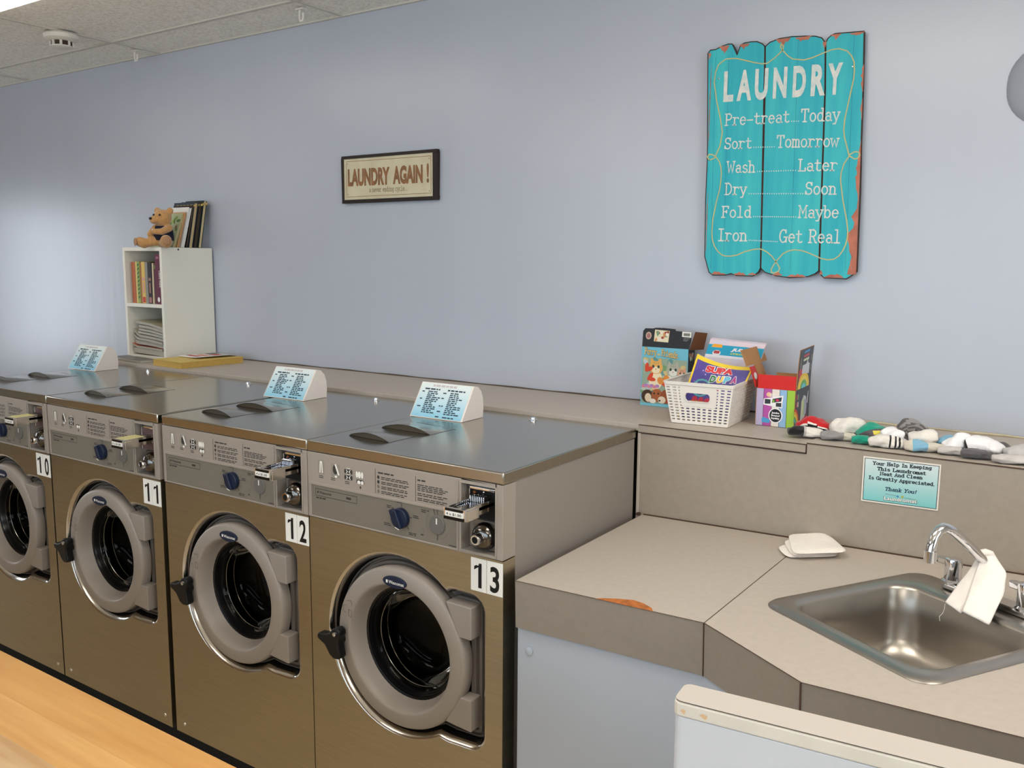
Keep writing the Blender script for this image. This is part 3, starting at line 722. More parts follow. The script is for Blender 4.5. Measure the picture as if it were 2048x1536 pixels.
    g = G(); g.lathe((-.198, 0, -.159), [(.0245, -.003), (.0245, -.006), (.023, -.0075), (.004, -.0075)], dial_m, 'y', 32, False, True); dl = part('timer_dial', g, cp, smooth=40)
    g = G(); plate(g, [(-.2, -.157), (-.196, -.157), (-.196, -.142), (-.2, -.142)], whitep, V3(-.0082)); part('dial_mark', g, dl)
    # coin slide
    sx0, sx1 = -.100, -.042; sz = -.078; sy = -.098
    g = G(); g.box(-.112, -.027, .018, .031, -.128, -.052, dark if kind == 'fresh' else mat('maroon_plate', (118, 92, 92), .4, .3)); g.box(-.114, -.026, .012, .030, -.056, -.050, chrome); g.box(-.114, -.110, .012, .03, -.128, -.05, chrome); g.box(-.03, -.026, .012, .03, -.128, -.05, chrome)
    if kind == 'fresh':
        g.sphere((-.098, .016, -.064), .004, mat('coin_amber', (150, 84, 40), .4)); g.sphere((-.070, .016, -.060), .003, chrome)
    chute = part('coin_chute', g, cp, bevel=.001)
    g = G()
    g.box(sx0, sx1, sy+.004, .02, sz-.012, sz-.002, chrome); g.box(sx0, sx0+.006, sy+.004, .03, sz-.002, sz+.004, chrome); g.box(sx1-.006, sx1, sy+.004, .03, sz-.022, sz+.004, polish)
    g.box(sx0-.002, sx1+.002, sy-.002, sy+.006, sz-.024, sz+.004, chrome)
    for i in range(8): g.box(sx0+.008+i*.0056, sx0+.0105+i*.0056, -.012, .022, sz-.002, sz+.004+.010*(1 if kind == 'fresh' else 0.1), chrome)
    if kind != 'fresh': g.box(sx0+.004, sx1-.004, sy+.008, -.02, sz+.001, sz+.005, mat('pale_yellow_sticker', (206, 200, 146), .6))
    g.box(sx1-.002, sx1+.003, sy+.006, -.045, sz-.026, sz-.001, polish)
    sl = part('coin_slide', g, cp, bevel=.0012)
    g = G(); g.box(sx0+.004, sx1-.002, sy-.0045, sy-.002, sz-.0155, sz-.0035, whitep); put(g, sans_polys('4 x $1.00', .01), printm, (sx0+.008, sy-.0049, sz-.0125), (sx1-.006, sy-.0049, sz-.0125), (0, 0, 1), .006)
    part('price_label', g, sl, weld=False)
    g = G(); g.box(sx0+.004, sx1-.004, sy-.004, sy-.002, sz-.0025, sz+.003, blackg); g.box(sx0, sx1+.001, sy-.004, sy-.002, sz-.0235, sz-.0165, blackg); part('slide_grip', g, sl)
    # lock
    lx, lz = -.066, -.168
    g = G(); g.box(-.105, -.027, .020, .031, -.204, -.132, mat('lock_plate_steel', (128, 122, 116), .3, .9)); g.lathe((lx, 0, lz), [(.034, .020), (.034, .012), (.030, .002), (.022, -.006), (.0125, -.008)], mat('dark_chrome', (110, 106, 102), .14, 1), 'y', 36, False, False); lk = part('coin_lock', g, cp, smooth=45)
    g = G(); g.lathe((lx, 0, lz), [(.0135, -.006), (.0135, -.024), (.012, -.027), (.0085, -.027), (.0075, -.020)], chrome, 'y', 24, False, False); g.lathe((lx, 0, lz), [(.008, -.021), (.001, -.021)], dark, 'y', 16, False, True); part('lock_barrel', g, lk, smooth=45)
    g = G(); g.sphere((-.096, .014, -.193), .006, chrome); part('plate_screw', g, lk, smooth=80)
    # number cards
    for i, chd in enumerate(num):
        x0 = -.0965+i*.0478
        g = G(); g.box(x0, x0+.0465, -.0012, -.0002, -.3045, -.2215, whitep)
        pol = None if chd == '1' else sans_polys(chd, .022); ww = .015 if chd == '1' else .027; xm = x0+.0235
        if chd == '1':
            for q in ([(.002, -.2955), (.012, -.2955), (.012, -.2335), (.0045, -.2335), (.002, -.240)], [(.002, -.240), (.0045, -.2335), (.002, -.2435), (-.0105, -.2515), (-.0105, -.2425), (-.004, -.239)], [(.002, -.2435), (.002, -.240), (-.0105, -.2515)]): plate(g, [(xm+u-.003, v) for u, v in q], black, V3(-.0016))
        else: put(g, pol, black, (xm-ww/2, -.0016, -.2955), (xm+ww/2, -.0016, -.2955), (0, 0, 1), .062)
        o = part('number_card', g, weld=False); 
    for x in (-.615, -.04):
        g = G(); g.lathe((x, 0, -1.03), [(.006, 0), (.005, -.002), (.002, -.003)], polish, 'y', 12, False, True); part('panel_screw', g)
    return root

make_machine('13', MX, 'stainless front loading washer with the number 13, beside the sink counter', 'fresh')
make_machine('12', MX-.66, 'stainless front loading washer with the number 12, second from the sink counter', 'fresh')
make_machine('11', MX-1.32-.021, 'stainless front loading washer with the number 11, left of the dark gap', 'old')
make_machine('10', MX-1.98-.026, 'stainless front loading washer with the number 10, cut off by the left edge', 'old')

# ================================================================== detergent cards on the lids
card_w = mat('white_card', (238, 228, 220), .6)
def card_blue():
    m = bpy.data.materials.new('blue_gradient_print'); m.use_nodes = True; t = m.node_tree; b = t.nodes['Principled BSDF']; b.inputs['Roughness'].default_value = .45
    tc = t.nodes.new('ShaderNodeTexCoord'); sp_ = t.nodes.new('ShaderNodeSeparateXYZ'); rp = t.nodes.new('ShaderNodeValToRGB'); mr = t.nodes.new('ShaderNodeMapRange')
    t.links.new(tc.outputs['Object'], sp_.inputs[0]); t.links.new(sp_.outputs[2], mr.inputs[0]); mr.inputs[1].default_value = 0; mr.inputs[2].default_value = .102
    t.links.new(mr.outputs[0], rp.inputs[0]); rp.color_ramp.elements[0].color = lin((140, 205, 232)); rp.color_ramp.elements[1].color = lin((226, 236, 236)); rp.color_ramp.elements[1].position = .9
    t.links.new(rp.outputs[0], b.inputs['Base Color']); return m
cblue = card_blue()
def make_card(x, y, rz, label):
    t = thing('detergent_card', (x, y, H+.0008), label, 'information card', 'folded detergent cards on the washers', rz)
    w = .205
    prof = [(0, 0), (.066, .103), (.086, .100), (.103, .084), (.112, .062), (.115, .035), (.112, .0)]
    g = G()
    g.loft([[(0, y_, z_) for y_, z_ in prof], [(w, y_, z_) for y_, z_ in prof]], card_w, True, True, True)
    finish('folded_card', g, t)
    n = Vector((0, -.103, .066)).normalized()
    F = lambda u, v, k=1: Vector((u, .066*v/.103, v)) + n*.0006*k
    g = G(); g.face([F(.003, .002), F(w-.006, .002), F(w-.006, .1015), F(.003, .1015)], cblue); finish('printed_panel', g, t)
    g = G(); up = Vector((0, .066, .103)); hl = 1.0
    ink = mat('card_ink', (52, 74, 88), .6); pink = mat('card_title_ink', (206, 196, 196), .6)
    def row(u0, u1, v, m=ink, h=.0033, seed=0):
        r = random.Random(seed); u = u0
        while u < u1-.004:
            e = min(u1, u+r.uniform(.006, .02)); g.face([F(u, v, 2), F(e, v, 2), F(e, v+h, 2), F(u, v+h, 2)], m); u = e+.003
    row(.05, .145, .0915, pink, .006, 1); row(.022, .082, .0815, ink, .0042, 2); row(.112, .180, .0815, ink, .0042, 3)
    rr = random.Random(4)
    for i in range(12):
        v = .0745-.0055*i; row(.038, .038+rr.uniform(.03, .056), v, seed=20+i); row(.126, .126+rr.uniform(.028, .062), v, seed=40+i)
    row(.126, .176, .0045, seed=77); row(.098, .112, .005, seed=78)
    for v in (.0735, .052, .03): row(.014, .028, v, seed=int(v*999))
    for v in (.073, .058, .036, .02): row(.098, .114, v, seed=int(v*888))
    finish('printed_text', g, t, weld=False, norm=False)
make_card(-.680, .453, .02, 'folded blue detergent card standing on the washer numbered 13')
make_card(-1.375, .452, .02, 'folded blue detergent card standing on the washer numbered 12')
make_card(-2.715, .478, .03, 'folded blue detergent card standing at the far left on the washer numbered 10')

# ================================================================== wall signs
turq = mat('turquoise_paint', (64, 190, 196), .55, rgb2=(42, 170, 188), vscale=3.0, stretch=(9, 1, .8), bump=.08)
woodedge = mat('dark_wood_edge', (64, 40, 32), .7)
rust = mat('bare_rusty_wood', (196, 122, 100), .75, rgb2=(168, 104, 88), vscale=30)
chalk = mat('chalk_white_lettering', (226, 224, 218), .7, rgb2=(196, 212, 210), vscale=60)
rope_m = mat('painted_rope', (206, 192, 128), .7, rgb2=(186, 186, 140), vscale=20)
FY = YW-.022
t = at('wooden_sign', .265, YW-.01, .445, 'turquoise plank laundry sign with white lettering on the back wall', 'sign')
top_o = [(.016, 1.145), (.024, 1.154), (.041, 1.154), (.065, 1.162), (.082, 1.1655), (.095, 1.164), (.112, 1.13), (.122, 1.157), (.134, 1.162), (.155, 1.163), (.174, 1.161), (.19, 1.153), (.1985, 1.144)]
bot1 = [(.2155, .474), (.209, .461), (.192, .449), (.139, .450), (.121, .456), (.103, .451), (.06, .45), (.047, .459), (.04, .479), (.030, .511), (.026, .69), (.027, .826)]
pl1 = top_o+bot1
pl2 = [(.2005, 1.143), (.214, 1.154), (.243, 1.161), (.28, 1.162), (.322, 1.158), (.35, 1.154), (.368, 1.147), (.379, 1.133), (.385, 1.0), (.3955, .468), (.385, .459), (.364, .450), (.309, .446), (.267, .451), (.232, .461), (.2175, .474), (.206, 1.02)]
pl3 = [(.381, 1.132), (.386, 1.143), (.396, 1.151), (.407, 1.154), (.487, 1.150), (.493, .992), (.497, .827), (.500, .76), (.502, .70), (.504, .596), (.506, .467), (.492, .455), (.478, .445), (.413, .447), (.404, .455), (.398, .468), (.387, 1.0)]
for pl in (pl1, pl2, pl3):
    g = G(); g.prism(pl, turq, V3(FY), V3(FY+.014), woodedge)
    cx_ = sum(p[0] for p in pl)/len(pl); 
    p_ = fin('plank', g, t)
    # dark scorched edge line and worn patches belong to the plank surface
g = G()
for pl in (pl1, pl2, pl3):
    for a, b_ in zip(pl, pl[1:]+pl[:1]):
        for q in ribbon([a, b_], .0030): plate(g, [(p.x, p.y) for p in q], woodedge, V3(FY-.0004))
for x in (.042, .085, .30, .460):
    dx = (.0132 if x > .4 else .01)
    for q in ribbon([(x, 1.155 if x > .2 else 1.13), (x+dx, .47)], .0008): plate(g, [(p.x, p.y) for p in q], mat('plank_crack', (44, 128, 136), .7), V3(FY-.0003))
PK = [0]
def patch(cx_, cz_, w, h, down=True, seed=0):
    r = random.Random(seed); n = 9; base = []; tip = []
    for i in range(n+1):
        u = -w+2*w*i/n; base.append((cx_+u, cz_))
        tip.append((cx_+u, cz_-(1 if down else -1)*h*max(0, 1-abs(u/w))**.7*r.uniform(.35, 1)))
    PK[0] += 1; plate(g, base+tip[::-1], rust, V3(FY-.0006-PK[0]*.00001))
for a in ((.069, 1.161, .018, .026), (.135, 1.159, .017, .020), (.255, 1.1595, .022, .026), (.315, 1.157, .025, .024), (.41, 1.152, .015, .018), (.468, 1.149, .022, .012), (.378, 1.135, .006, .03), (.022, 1.145, .005, .03)): patch(*a, True, int(a[0]*1000))
for a in ((.078, .4525, .026, .016), (.15, .4515, .02, .018), (.19, .4525, .014, .010), (.27, .4525, .016, .016), (.33, .4485, .03, .014), (.44, .448, .03, .022), (.492, .458, .013, .05), (.403, .457, .005, .016)): patch(*a, False, int(a[0]*1000))
def vpatch(x, z0, z1, w, seed):
    r = random.Random(seed); n = 12; e = []; i_ = []
    for i in range(n+1):
        z = z0+(z1-z0)*i/n; e.append((x(z), z)); i_.append((x(z)-w*max(0, math.sin(PI*i/n))**.7*r.uniform(.35, 1), z))
    PK[0] += 1; plate(g, e+i_[::-1], rust, V3(FY-.0006-PK[0]*.00001))
xe = lambda z: .4935+(.992-z)*.0215 if z < 1.0 else .4905+(1.15-z)*.02
vpatch(xe, .46, .66, .036, 1); vpatch(xe, .64, .85, .012, 2); vpatch(xe, .98, 1.06, .010, 3); vpatch(xe, .90, .965, .006, 4); vpatch(lambda z: xe(z), .70, .80, .014, 5)
vpatch(lambda z: .034, .52, .72, .004, 6); vpatch(lambda z: .030, .85, 1.12, .005, 7)
fin('worn_edge', g, t, weld=False, norm=False)
# white paint rubbed beside the gaps
rope1 = [(.034, .815), (.027, .826), (.033, .833), (.044, .832), (.053, .825), (.068, .857), (.074, .899), (.065, .945), (.051, .997), (.041, 1.054), (.044, 1.085), (.053, 1.107), (.076, 1.121), (.095, 1.1205), (.114, 1.118), (.165, 1.101), (.19, 1.094), (.208, 1.093), (.231, 1.106), (.254, 1.126), (.256, 1.138), (.249, 1.144), (.247, 1.135), (.254, 1.126), (.27, 1.108), (.285, 1.097), (.32, 1.09), (.345, 1.094), (.371, 1.102), (.40, 1.110), (.42, 1.110), (.443, 1.101), (.456, 1.086), (.464, 1.068), (.4665, 1.045), (.466, 1.022), (.456, .962), (.447, .908), (.446, .88), (.449, .858), (.465, .806), (.481, .814), (.492, .812), (.496, .803), (.49, .795), (.482, .793), (.466, .803), (.452, .781), (.4455, .755), (.445, .734), (.455, .676), (.47, .613), (.474, .585), (.474, .565), (.470, .545), (.463, .528), (.452, .512), (.439, .503), (.42, .501), (.401, .505), (.36, .523), (.34, .529), (.319, .531), (.303, .528), (.286, .520), (.264, .495), (.251, .472), (.251, .462), (.260, .459), (.274, .465), (.277, .475), (.264, .495), (.25, .512), (.235, .524), (.222, .531), (.211, .534), (.19, .532), (.162, .525), (.14, .515), (.118, .511), (.10, .5115), (.088, .515), (.073, .527), (.062, .543), (.054, .565), (.052, .586), (.053, .626), (.063, .683), (.072, .72), (.075, .745), (.076, .77), (.074, .79), (.068, .808), (.056, .824), (.045, .818), (.034, .815)]
g = G()
for q in ribbon(rope1, .0034): plate(g, [(p.x, p.y) for p in q], rope_m, V3(FY-.0009))
fin('painted_border', g, t, weld=False, norm=False)
g = G(); y = FY-.0012; up = (0, 0, 1)
# headline letter by letter, following the slight slope of the row
word = 'LAUNDRY'; xs = [(.073, .105), (.116, .163), (.173, .214), (.230, .272), (.290, .329), (.344, .386), (.392, .434)]
for ch, (x0, x1) in zip(word, xs):
    zb = .9960-(x0-.078)*.030; hh = .088-(x0-.078)*.010
    put(g, sans_polys(ch, .042), chalk, (x0, y, zb), (x1, y, zb-(x1-x0)*.03), up, hh)
def line(s, x0, z0, x1, z1, h): put(g, slab_polys(s, .105), chalk, (x0, y, z0), (x1, y, z1), up, h, base0='slab')
def dots(x0, z0, x1, z1, n):
    for i in range(n):
        u = x0+(x1-x0)*(i+.5)/n; v = z0+(z1-z0)*(i+.5)/n; plate(g, ell(u, v+.002, .0017, .0019, 8), chalk, V3(y))
rows = [('Pre-treat', .080, .919, .286, .9135, .0345, 'Today', .319, .9115, .435, .907, .036, 4), ('Sort', .083, .847, .172, .844, .033, 'Tomorrow', .249, .841, .436, .832, .035, 10),
        ('Wash', .092, .773, .186, .770, .034, 'Later', .318, .767, .435, .763, .034, 17), ('Dry', .089, .705, .163, .703, .035, 'Soon', .343, .697, .436, .694, .035, 24),
        ('Fold', .081, .634, .181, .632, .034, 'Maybe', .325, .628, .447, .625, .035, 21), ('Iron', .074, .560, .170, .559, .037, 'Get Real', .271, .554, .454, .551, .038, 15)]
for a, x0, z0, x1, z1, h, b_, x2, z2, x3, z3, h2, n in rows:
    line(a, x0, z0, x1, z1, h); line(b_, x2, z2, x3, z3, h2); dots(x1+.003, z1, x2-.003, z2, n)
fin('lettering', g, t, weld=False, norm=False)
g = G()
for x, z in ((.056, 1.064), (.461, 1.055)): g.lathe((x, 0, z), [(.0028, FY), (.0026, FY-.002), (.001, FY-.0025)], chrome, 'y', 10, False, True)
fin('nail', g, t)

t = at('framed_sign', -1.345, YW-.008, .727, 'small cream framed sign reading LAUNDRY AGAIN on the back wall', 'sign')
fy = YW-.020
blackw = mat('black_brown_frame', (40, 32, 28), .4)
g = G(); X0, X1, Z0, Z1 = -1.6045, -1.088, .727, .922
for a in ((X0, X1, Z0, Z0+.0145), (X0, X1, Z1-.0125, Z1), (X0, X0+.0115, Z0+.0145, Z1-.0125), (X1-.0215, X1, Z0+.0145, Z1-.0125)): g.box(a[0], a[1], fy, YW-.001, a[2], a[3], blackw)
fin('frame', g, t, bevel=.0015)
cream = mat('cream_sign_print', (212, 204, 176), .55, rgb2=(200, 190, 160), vscale=14)
g = G(); g.box(X0+.011, X1-.021, fy+.004, YW-.002, Z0+.014, Z1-.012, cream); fin('board', g, t)
g = G(); y = fy+.0035; tan_ = mat('brown_sign_print', (150, 104, 68), .6, rgb2=(128, 92, 62), vscale=50)
for q in ribbon([(-1.5785, .754), (-1.5785, .899), (-1.120, .897), (-1.120, .754), (-1.5785, .754)], .0018): plate(g, [(p.x, p.y) for p in q], tan_, V3(y))
put(g, sans_polys('LAUNDRY', .05), tan_, (-1.571, y, .802), (-1.336, y, .800), up, .0665); put(g, sans_polys('AGAIN', .05), tan_, (-1.319, y, .801), (-1.162, y, .7995), up, .0675)
put(g, sans_polys('!', .03), tan_, (-1.142, y, .798), (-1.130, y, .798), up, .072)
put(g, slab_polys('a never ending cycle...', .10), mat('sepia_small_print', (126, 112, 86), .6), (-1.450, y, .770), (-1.242, y, .7685), up, .019, base0='slab')
for x, z in ((-1.571, .889), (-1.129, .888), (-1.571, .764), (-1.129, .763)): plate(g, ell(x, z, .002, .002, 8), woodedge, V3(y))
fin('lettering', g, t, weld=False, norm=False)

def vgrad(name, c0, c1, z0, z1):
    m = bpy.data.materials.new(name); m.use_nodes = True; t = m.node_tree; b = t.nodes['Principled BSDF']; b.inputs['Roughness'].default_value = .4
    tc = t.nodes.new('ShaderNodeTexCoord'); s_ = t.nodes.new('ShaderNodeSeparateXYZ'); mr = t.nodes.new('ShaderNodeMapRange'); rp = t.nodes.new('ShaderNodeValToRGB')
    t.links.new(tc.outputs['Object'], s_.inputs[0]); t.links.new(s_.outputs[2], mr.inputs[0]); mr.inputs[1].default_value = z0; mr.inputs[2].default_value = z1
    t.links.new(mr.outputs[0], rp.inputs[0]); rp.color_ramp.elements[0].color = lin(c0); rp.color_ramp.elements[1].color = lin(c1); t.links.new(rp.outputs[0], b.inputs['Base Color']); return m
# notice on the backsplash
t = at('notice', .735, .6925, -.116, 'blue green thank you notice stuck to the panel below the socks', 'sign')
y = .6922
g = G(); g.prism([(.6445, -.1175), (.8265, -.1145), (.8265, .0025), (.6440, .0005)], mat('white_notice_border', (228, 222, 212), .5), V3(y), V3(.6934)); fin('sheet', g, t)
g = G(); g.face([(.6490, y-.0003, -.1130), (.8220, y-.0003, -.1100), (.8220, y-.0003, -.0020), (.6485, y-.0003, -.0040)], vgrad('teal_gradient_print', (120, 196, 196), (208, 222, 222), 0.004, .112)); fin('printed_panel', g, t)
g = G(); ink = mat('navy_ink', (22, 34, 46), .6)
for q in ribbon([(.6490, -.1130), (.8220, -.1100), (.8220, -.0020), (.6485, -.0040), (.6490, -.1130)], .0014): plate(g, [(p.x, p.y) for p in q], ink, V3(y-.0004))
yy = y-.0006
for s_, x0, z0, x1, z1, h in (('Your Help In Keeping', .667, -.0185, .8065, -.0130, .0082), ('This Laundromat', .679, -.0315, .7945, -.0280, .0082), ('Neat And Clean', .686, -.0435, .787, -.0400, .0082), ('Is Greatly Appreciated.', .660, -.0570, .8145, -.0530, .0082)):
    put(g, slab_polys(s_, .19), ink, (x0, yy, z0), (x1, yy, z1), up, h, base0='slab')
put(g, slab_polys('Thank You!', .17), mat('dark_teal_ink', (30, 58, 82), .6), (.7000, yy, -.0815), (.7735, yy, -.0790), up, .0085, base0='slab', slant=.25)
put(g, sans_polys('Laundromat', .05), ink, (.6990, yy, -.1068), (.7785, yy, -.1040), up, .0105); put(g, sans_polys('Laundromat', .02), whitep, (.7000, yy-.0002, -.1060), (.7775, yy-.0002, -.1033), up, .0092)
plate(g, ell(.732, -.0925, .0028, .0028), mat('print_blue', (70, 140, 190), .6), V3(yy)); plate(g, ell(.743, -.0920, .0032, .0032), mat('print_olive', (170, 176, 90), .6), V3(yy))
for q in ribbon([(.703, -.0900), (.728, -.0912)], .0014)+ribbon([(.748, -.0935), (.774, -.0945)], .0014): plate(g, [(p.x, p.y) for p in q], mat('print_grey_green', (120, 150, 140), .6), V3(yy))
fin('lettering', g, t, weld=False, norm=False)

# grey dome put in for a soft wall shadow at the right edge
t = at('shadow_dome', .985, YW-.002, .85, 'grey dome imitating a soft shadow on the wall, cut off by the right edge', 'shadow dome')
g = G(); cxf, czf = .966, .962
loops = []
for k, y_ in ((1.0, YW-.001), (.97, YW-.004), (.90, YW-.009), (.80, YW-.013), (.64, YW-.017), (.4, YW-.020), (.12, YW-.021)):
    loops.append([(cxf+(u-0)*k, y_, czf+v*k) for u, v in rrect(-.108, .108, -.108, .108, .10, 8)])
g.loft(loops, mat('shadow_dome_grey', (150, 155, 166), .6), True, False, True); fin('cover', g, t, smooth=80)

# ================================================================== bookcase and what stands in it
bw = mat('white_bookcase_melamine', (232, 229, 218), .45)
BX0, BX1, BY0, BY1, BZ0, BZ1 = -2.805, -2.497, .83, 1.108, LZ+.0005, .542
TH = .017
t = at('bookcase', (BX0+BX1)/2, (BY0+BY1)/2, BZ0, 'small white two shelf bookcase on the ledge by the back wall', 'bookcase')
for x in (BX0, BX1-TH):
    g = G(); g.box(x, x+TH, BY0, BY1, BZ0, BZ1, bw); fin('side_panel', g, t, bevel=.001)
for nm, z in (('top_panel', BZ1-TH), ('shelf', .262), ('bottom_panel', BZ0+.002)):
    g = G(); g.box(BX0+TH, BX1-TH, BY0, BY1-.004, z, z+TH, bw); fin(nm, g, t, bevel=.001)
g = G(); g.box(BX0+TH, BX1-TH, BY1-.004, BY1, BZ0, BZ1-TH, bw); fin('back_panel', g, t)
g = G(); g.lathe((BX1, .92, .533), [(.0045, 0), (.0045, .0012)], printm, 'x', 12, True, True); fin('cam_cap', g, t)
paper = mat('book_pages', (222, 212, 184), .8, var=.05, vscale=90, stretch=(1, 1, 1))
SHZ = .262+TH+.0008
def shelf_book(x0, x1, y0, h, col, label, extra=None, lean=0, depth=.15):
    w = x1-x0; t = thing('book', ((x0+x1)/2, y0, SHZ+H), label, 'book', 'books on the upper shelf of the bookcase', rot=(0, lean, 0))
    cm = mat('book_cover_%d_%d_%d' % col, col, .5); th = min(.002, w*.15)
    g = G(); g.box(-w/2, -w/2+th, 0, depth, 0, h, cm); g.box(w/2-th, w/2, 0, depth, 0, h, cm); g.box(-w/2+th, w/2-th, 0, th, 0, h, cm); finish('cover', g, t)
    g = G(); g.box(-w/2+th, w/2-th, th, depth-.003, .002, h-.003, paper); finish('pages', g, t)
    if extra:
        g = G(); extra(g, w, h); finish('spine_print', g, t, weld=False, norm=False)
SY = V3(-.0006)
def diag(g, w, h):
    for i in range(9): plate(g, [(-w*.3, .02+i*.019), (w*.3, .028+i*.019), (w*.3, .037+i*.019), (-w*.3, .029+i*.019)], mat('print_green', (40, 96, 56), .5), SY)
def blocks(c1, c2):
    def f(g, w, h):
        plate(g, [(-w*.35, h*.55), (w*.35, h*.55), (w*.35, h*.62), (-w*.35, h*.62)], c1, SY); plate(g, [(-w*.4, .004), (w*.4, .004), (w*.4, .03), (-w*.4, .03)], c2, SY); plate(g, [(-w*.2, h*.25), (w*.2, h*.25), (w*.2, h*.5), (-w*.2, h*.5)], c1, SY)
    return f
pinkp = mat('print_pink', (214, 150, 150), .5); redp = mat('print_red', (196, 60, 50), .5); goldp = mat('print_gold', (196, 168, 96), .5)
def burg(g, w, h):
    put(g, sans_polys('Oxford Word', .01), whitep, (w*.22, -.0007, h*.67), (w*.22, -.0007, h*.34), (1, 0, 0), w*.42, base0=True)
    plate(g, ell(0, h*.09, w*.24, .012), whitep, SY); plate(g, [(-w*.3, h*.9), (w*.3, h*.9), (w*.3, h*.95), (-w*.3, h*.95)], mat('print_mauve', (150, 90, 110), .5), SY)
shelf_book(-2.760, -2.733, .845, .194, (186, 104, 68), 'orange brown book, first at the left end of the upper shelf')
shelf_book(-2.731, -2.719, .846, .196, (216, 196, 120), 'thin pale yellow book next to the orange brown one')
shelf_book(-2.717, -2.696, .845, .196, (150, 164, 84), 'green book with a diagonal striped spine on the upper shelf', diag)
shelf_book(-2.695, -2.682, .846, .193, (160, 104, 60), 'narrow brown book right of the green striped one')
shelf_book(-2.681, -2.655, .845, .195, (218, 184, 92), 'yellow book with pink print on the upper shelf', blocks(pinkp, redp))
shelf_book(-2.653, -2.634, .845, .194, (142, 138, 134), 'grey book in the middle of the upper shelf')
shelf_book(-2.632, -2.604, .845, .194, (34, 26, 28), 'black book right of the grey one on the upper shelf', blocks(mat('print_tan', (150, 112, 96), .5), mat('print_dull_pink', (160, 110, 110), .5)))
shelf_book(-2.602, -2.591, .846, .190, (208, 190, 160), 'thin cream book leaning beside the black one', None, .015)
shelf_book(-2.587, -2.565, .847, .187, (86, 34, 44), 'dark maroon book with a green mark, beside the tall burgundy one', lambda g, w, h: plate(g, [(-w*.4, h*.86), (w*.4, h*.86), (w*.4, h*.97), (-w*.4, h*.97)], mat('print_olive_green', (104, 120, 60), .5), SY))
shelf_book(-2.562, -2.524, .838, .232, (96, 26, 54), 'tallest book, burgundy with white spine lettering, on the upper shelf', burg)
shelf_book(-2.522, -2.5155, .848, .205, (170, 178, 214), 'thin pale blue book squeezed against the right side of the bookcase')

# magazines heaped on the lower shelf
mz = BZ0+.002+TH+.0006
def magazine(name, x0, x1, y0, y1, z, th, sag, curl, col, label, group, skew=0, rz=0, spread=None):
    cx_, cy_ = (x0+x1)/2, (y0+y1)/2
    t = thing(name, (cx_, cy_, z+H), label, 'magazine', group, rz); w = x1-x0; d = y1-y0; n = 12
    cov = mat('magazine_cover_%d_%d_%d' % col, col, .35, var=.15, vscale=14); pg = mat('magazine_pages', (176, 171, 160), .7, var=.06, vscale=120, stretch=(1, 1, 6))
    zf = lambda u: sag*(u)*(u)*-1 + sag + curl*max(0, (.22-u)/.22)**2
    lo = [(-w/2+w*i/n, zf(i/n)) for i in range(n+1)]
    g = G(); e = .0009
    A = [[(x, y, z_+dz) for x, z_ in lo] for y, dz in ((-d/2, 0), (-d/2, th), (d/2, th), (d/2, 0), (-d/2, 0))]
    g.sheet(A, pg, lambda i, j: pg if i in (0, 2) else cov)
    for k in (0, n):
        x, z_ = lo[k]; g.face([(x, -d/2, z_), (x, -d/2, z_+th), (x, d/2, z_+th), (x, d/2, z_)], cov if k == 0 else pg)
    finish('pages', g, t, smooth=50)
    g = G(); g.sheet([[(x-.0015, y, z_+th+.0003) for x, z_ in lo] for y in (-d/2-.0015, d/2+.0015)], cov); finish('cover', g, t, smooth=50)
GM = 'magazines heaped on the lower shelf of the bookcase'
z = mz
stack = [(.024, -2.775, -2.530, .006, .004, (120, 108, 100), 'dark magazine at the bottom of the heap on the lower shelf'), (.010, -2.780, -2.545, .006, .012, (196, 116, 92), 'magazine with a reddish cover near the bottom of the heap'), (.018, -2.762, -2.535, .012, .004, (150, 146, 140), 'thick grey magazine low in the heap on the lower shelf'), (.012, -2.765, -2.540, .014, .02, (120, 112, 106), 'dark grey magazine with a curled left edge in the heap'), (.013, -2.768, -2.535, .014, .028, (168, 160, 140), 'beige magazine curling up at the left of the heap'),
         (.012, -2.735, -2.530, .016, .004, (140, 134, 120), 'khaki magazine in the middle of the heap'), (.011, -2.722, -2.527, .018, .003, (176, 172, 162), 'pale grey magazine above the khaki one in the heap'), (.014, -2.728, -2.525, .020, .003, (150, 148, 142), 'grey magazine second from the top of the heap'), (.013, -2.740, -2.525, .024, .004, (176, 170, 140), 'yellowish magazine on top of the heap on the lower shelf')]
for th, x0, x1, sag, curl, col, lb in stack:
    magazine('magazine', x0, x1, .842+random.uniform(0, .012), 1.09, z, th, sag, curl, col, lb, GM); z += th+.0012
magazine('magazine', -2.80, -2.535, .742, .822, LZ+.0008, .010, .001, .002, (120, 118, 112), 'grey magazine lying on the ledge in front of the bookcase', None, rz=-.12)

# phone directory beside the bookcase
t = thing('phone_directory', (-2.318, .875, LZ+.0008+H), 'thick yellow phone directory lying on the ledge against the bookcase', 'book', rz=-.06)
g = G(); g.box(-.108, .112, -.160, .160, .0012, .026, mat('yellow_pages', (206, 172, 92), .8, rgb2=(186, 148, 76), vscale=120, stretch=(1, 1, 8))); finish('pages', g, t)
g = G(); g.box(-.110, .114, -.162, .162, 0, .0012, mat('directory_cover', (214, 186, 96), .5)); g.box(-.110, .114, -.162, .162, .026, .0272, mat('directory_cover', (214, 186, 96), .5)); finish('cover', g, t)
t = thing('brochure', (-2.345, .94, LZ+.0295+H), 'white brochure with red print lying on the yellow phone directory', 'brochure', rz=-.16)
g = G(); n = 10
g.sheet([[(-.095+.19*i/n, y, .0014+.006*(i/n)**3) for i in range(n+1)] for y in (-.10, .115)], mat('white_glossy_paper', (232, 228, 222), .35)); finish('sheet', g, t, smooth=60, solid=.0012)
g = G()
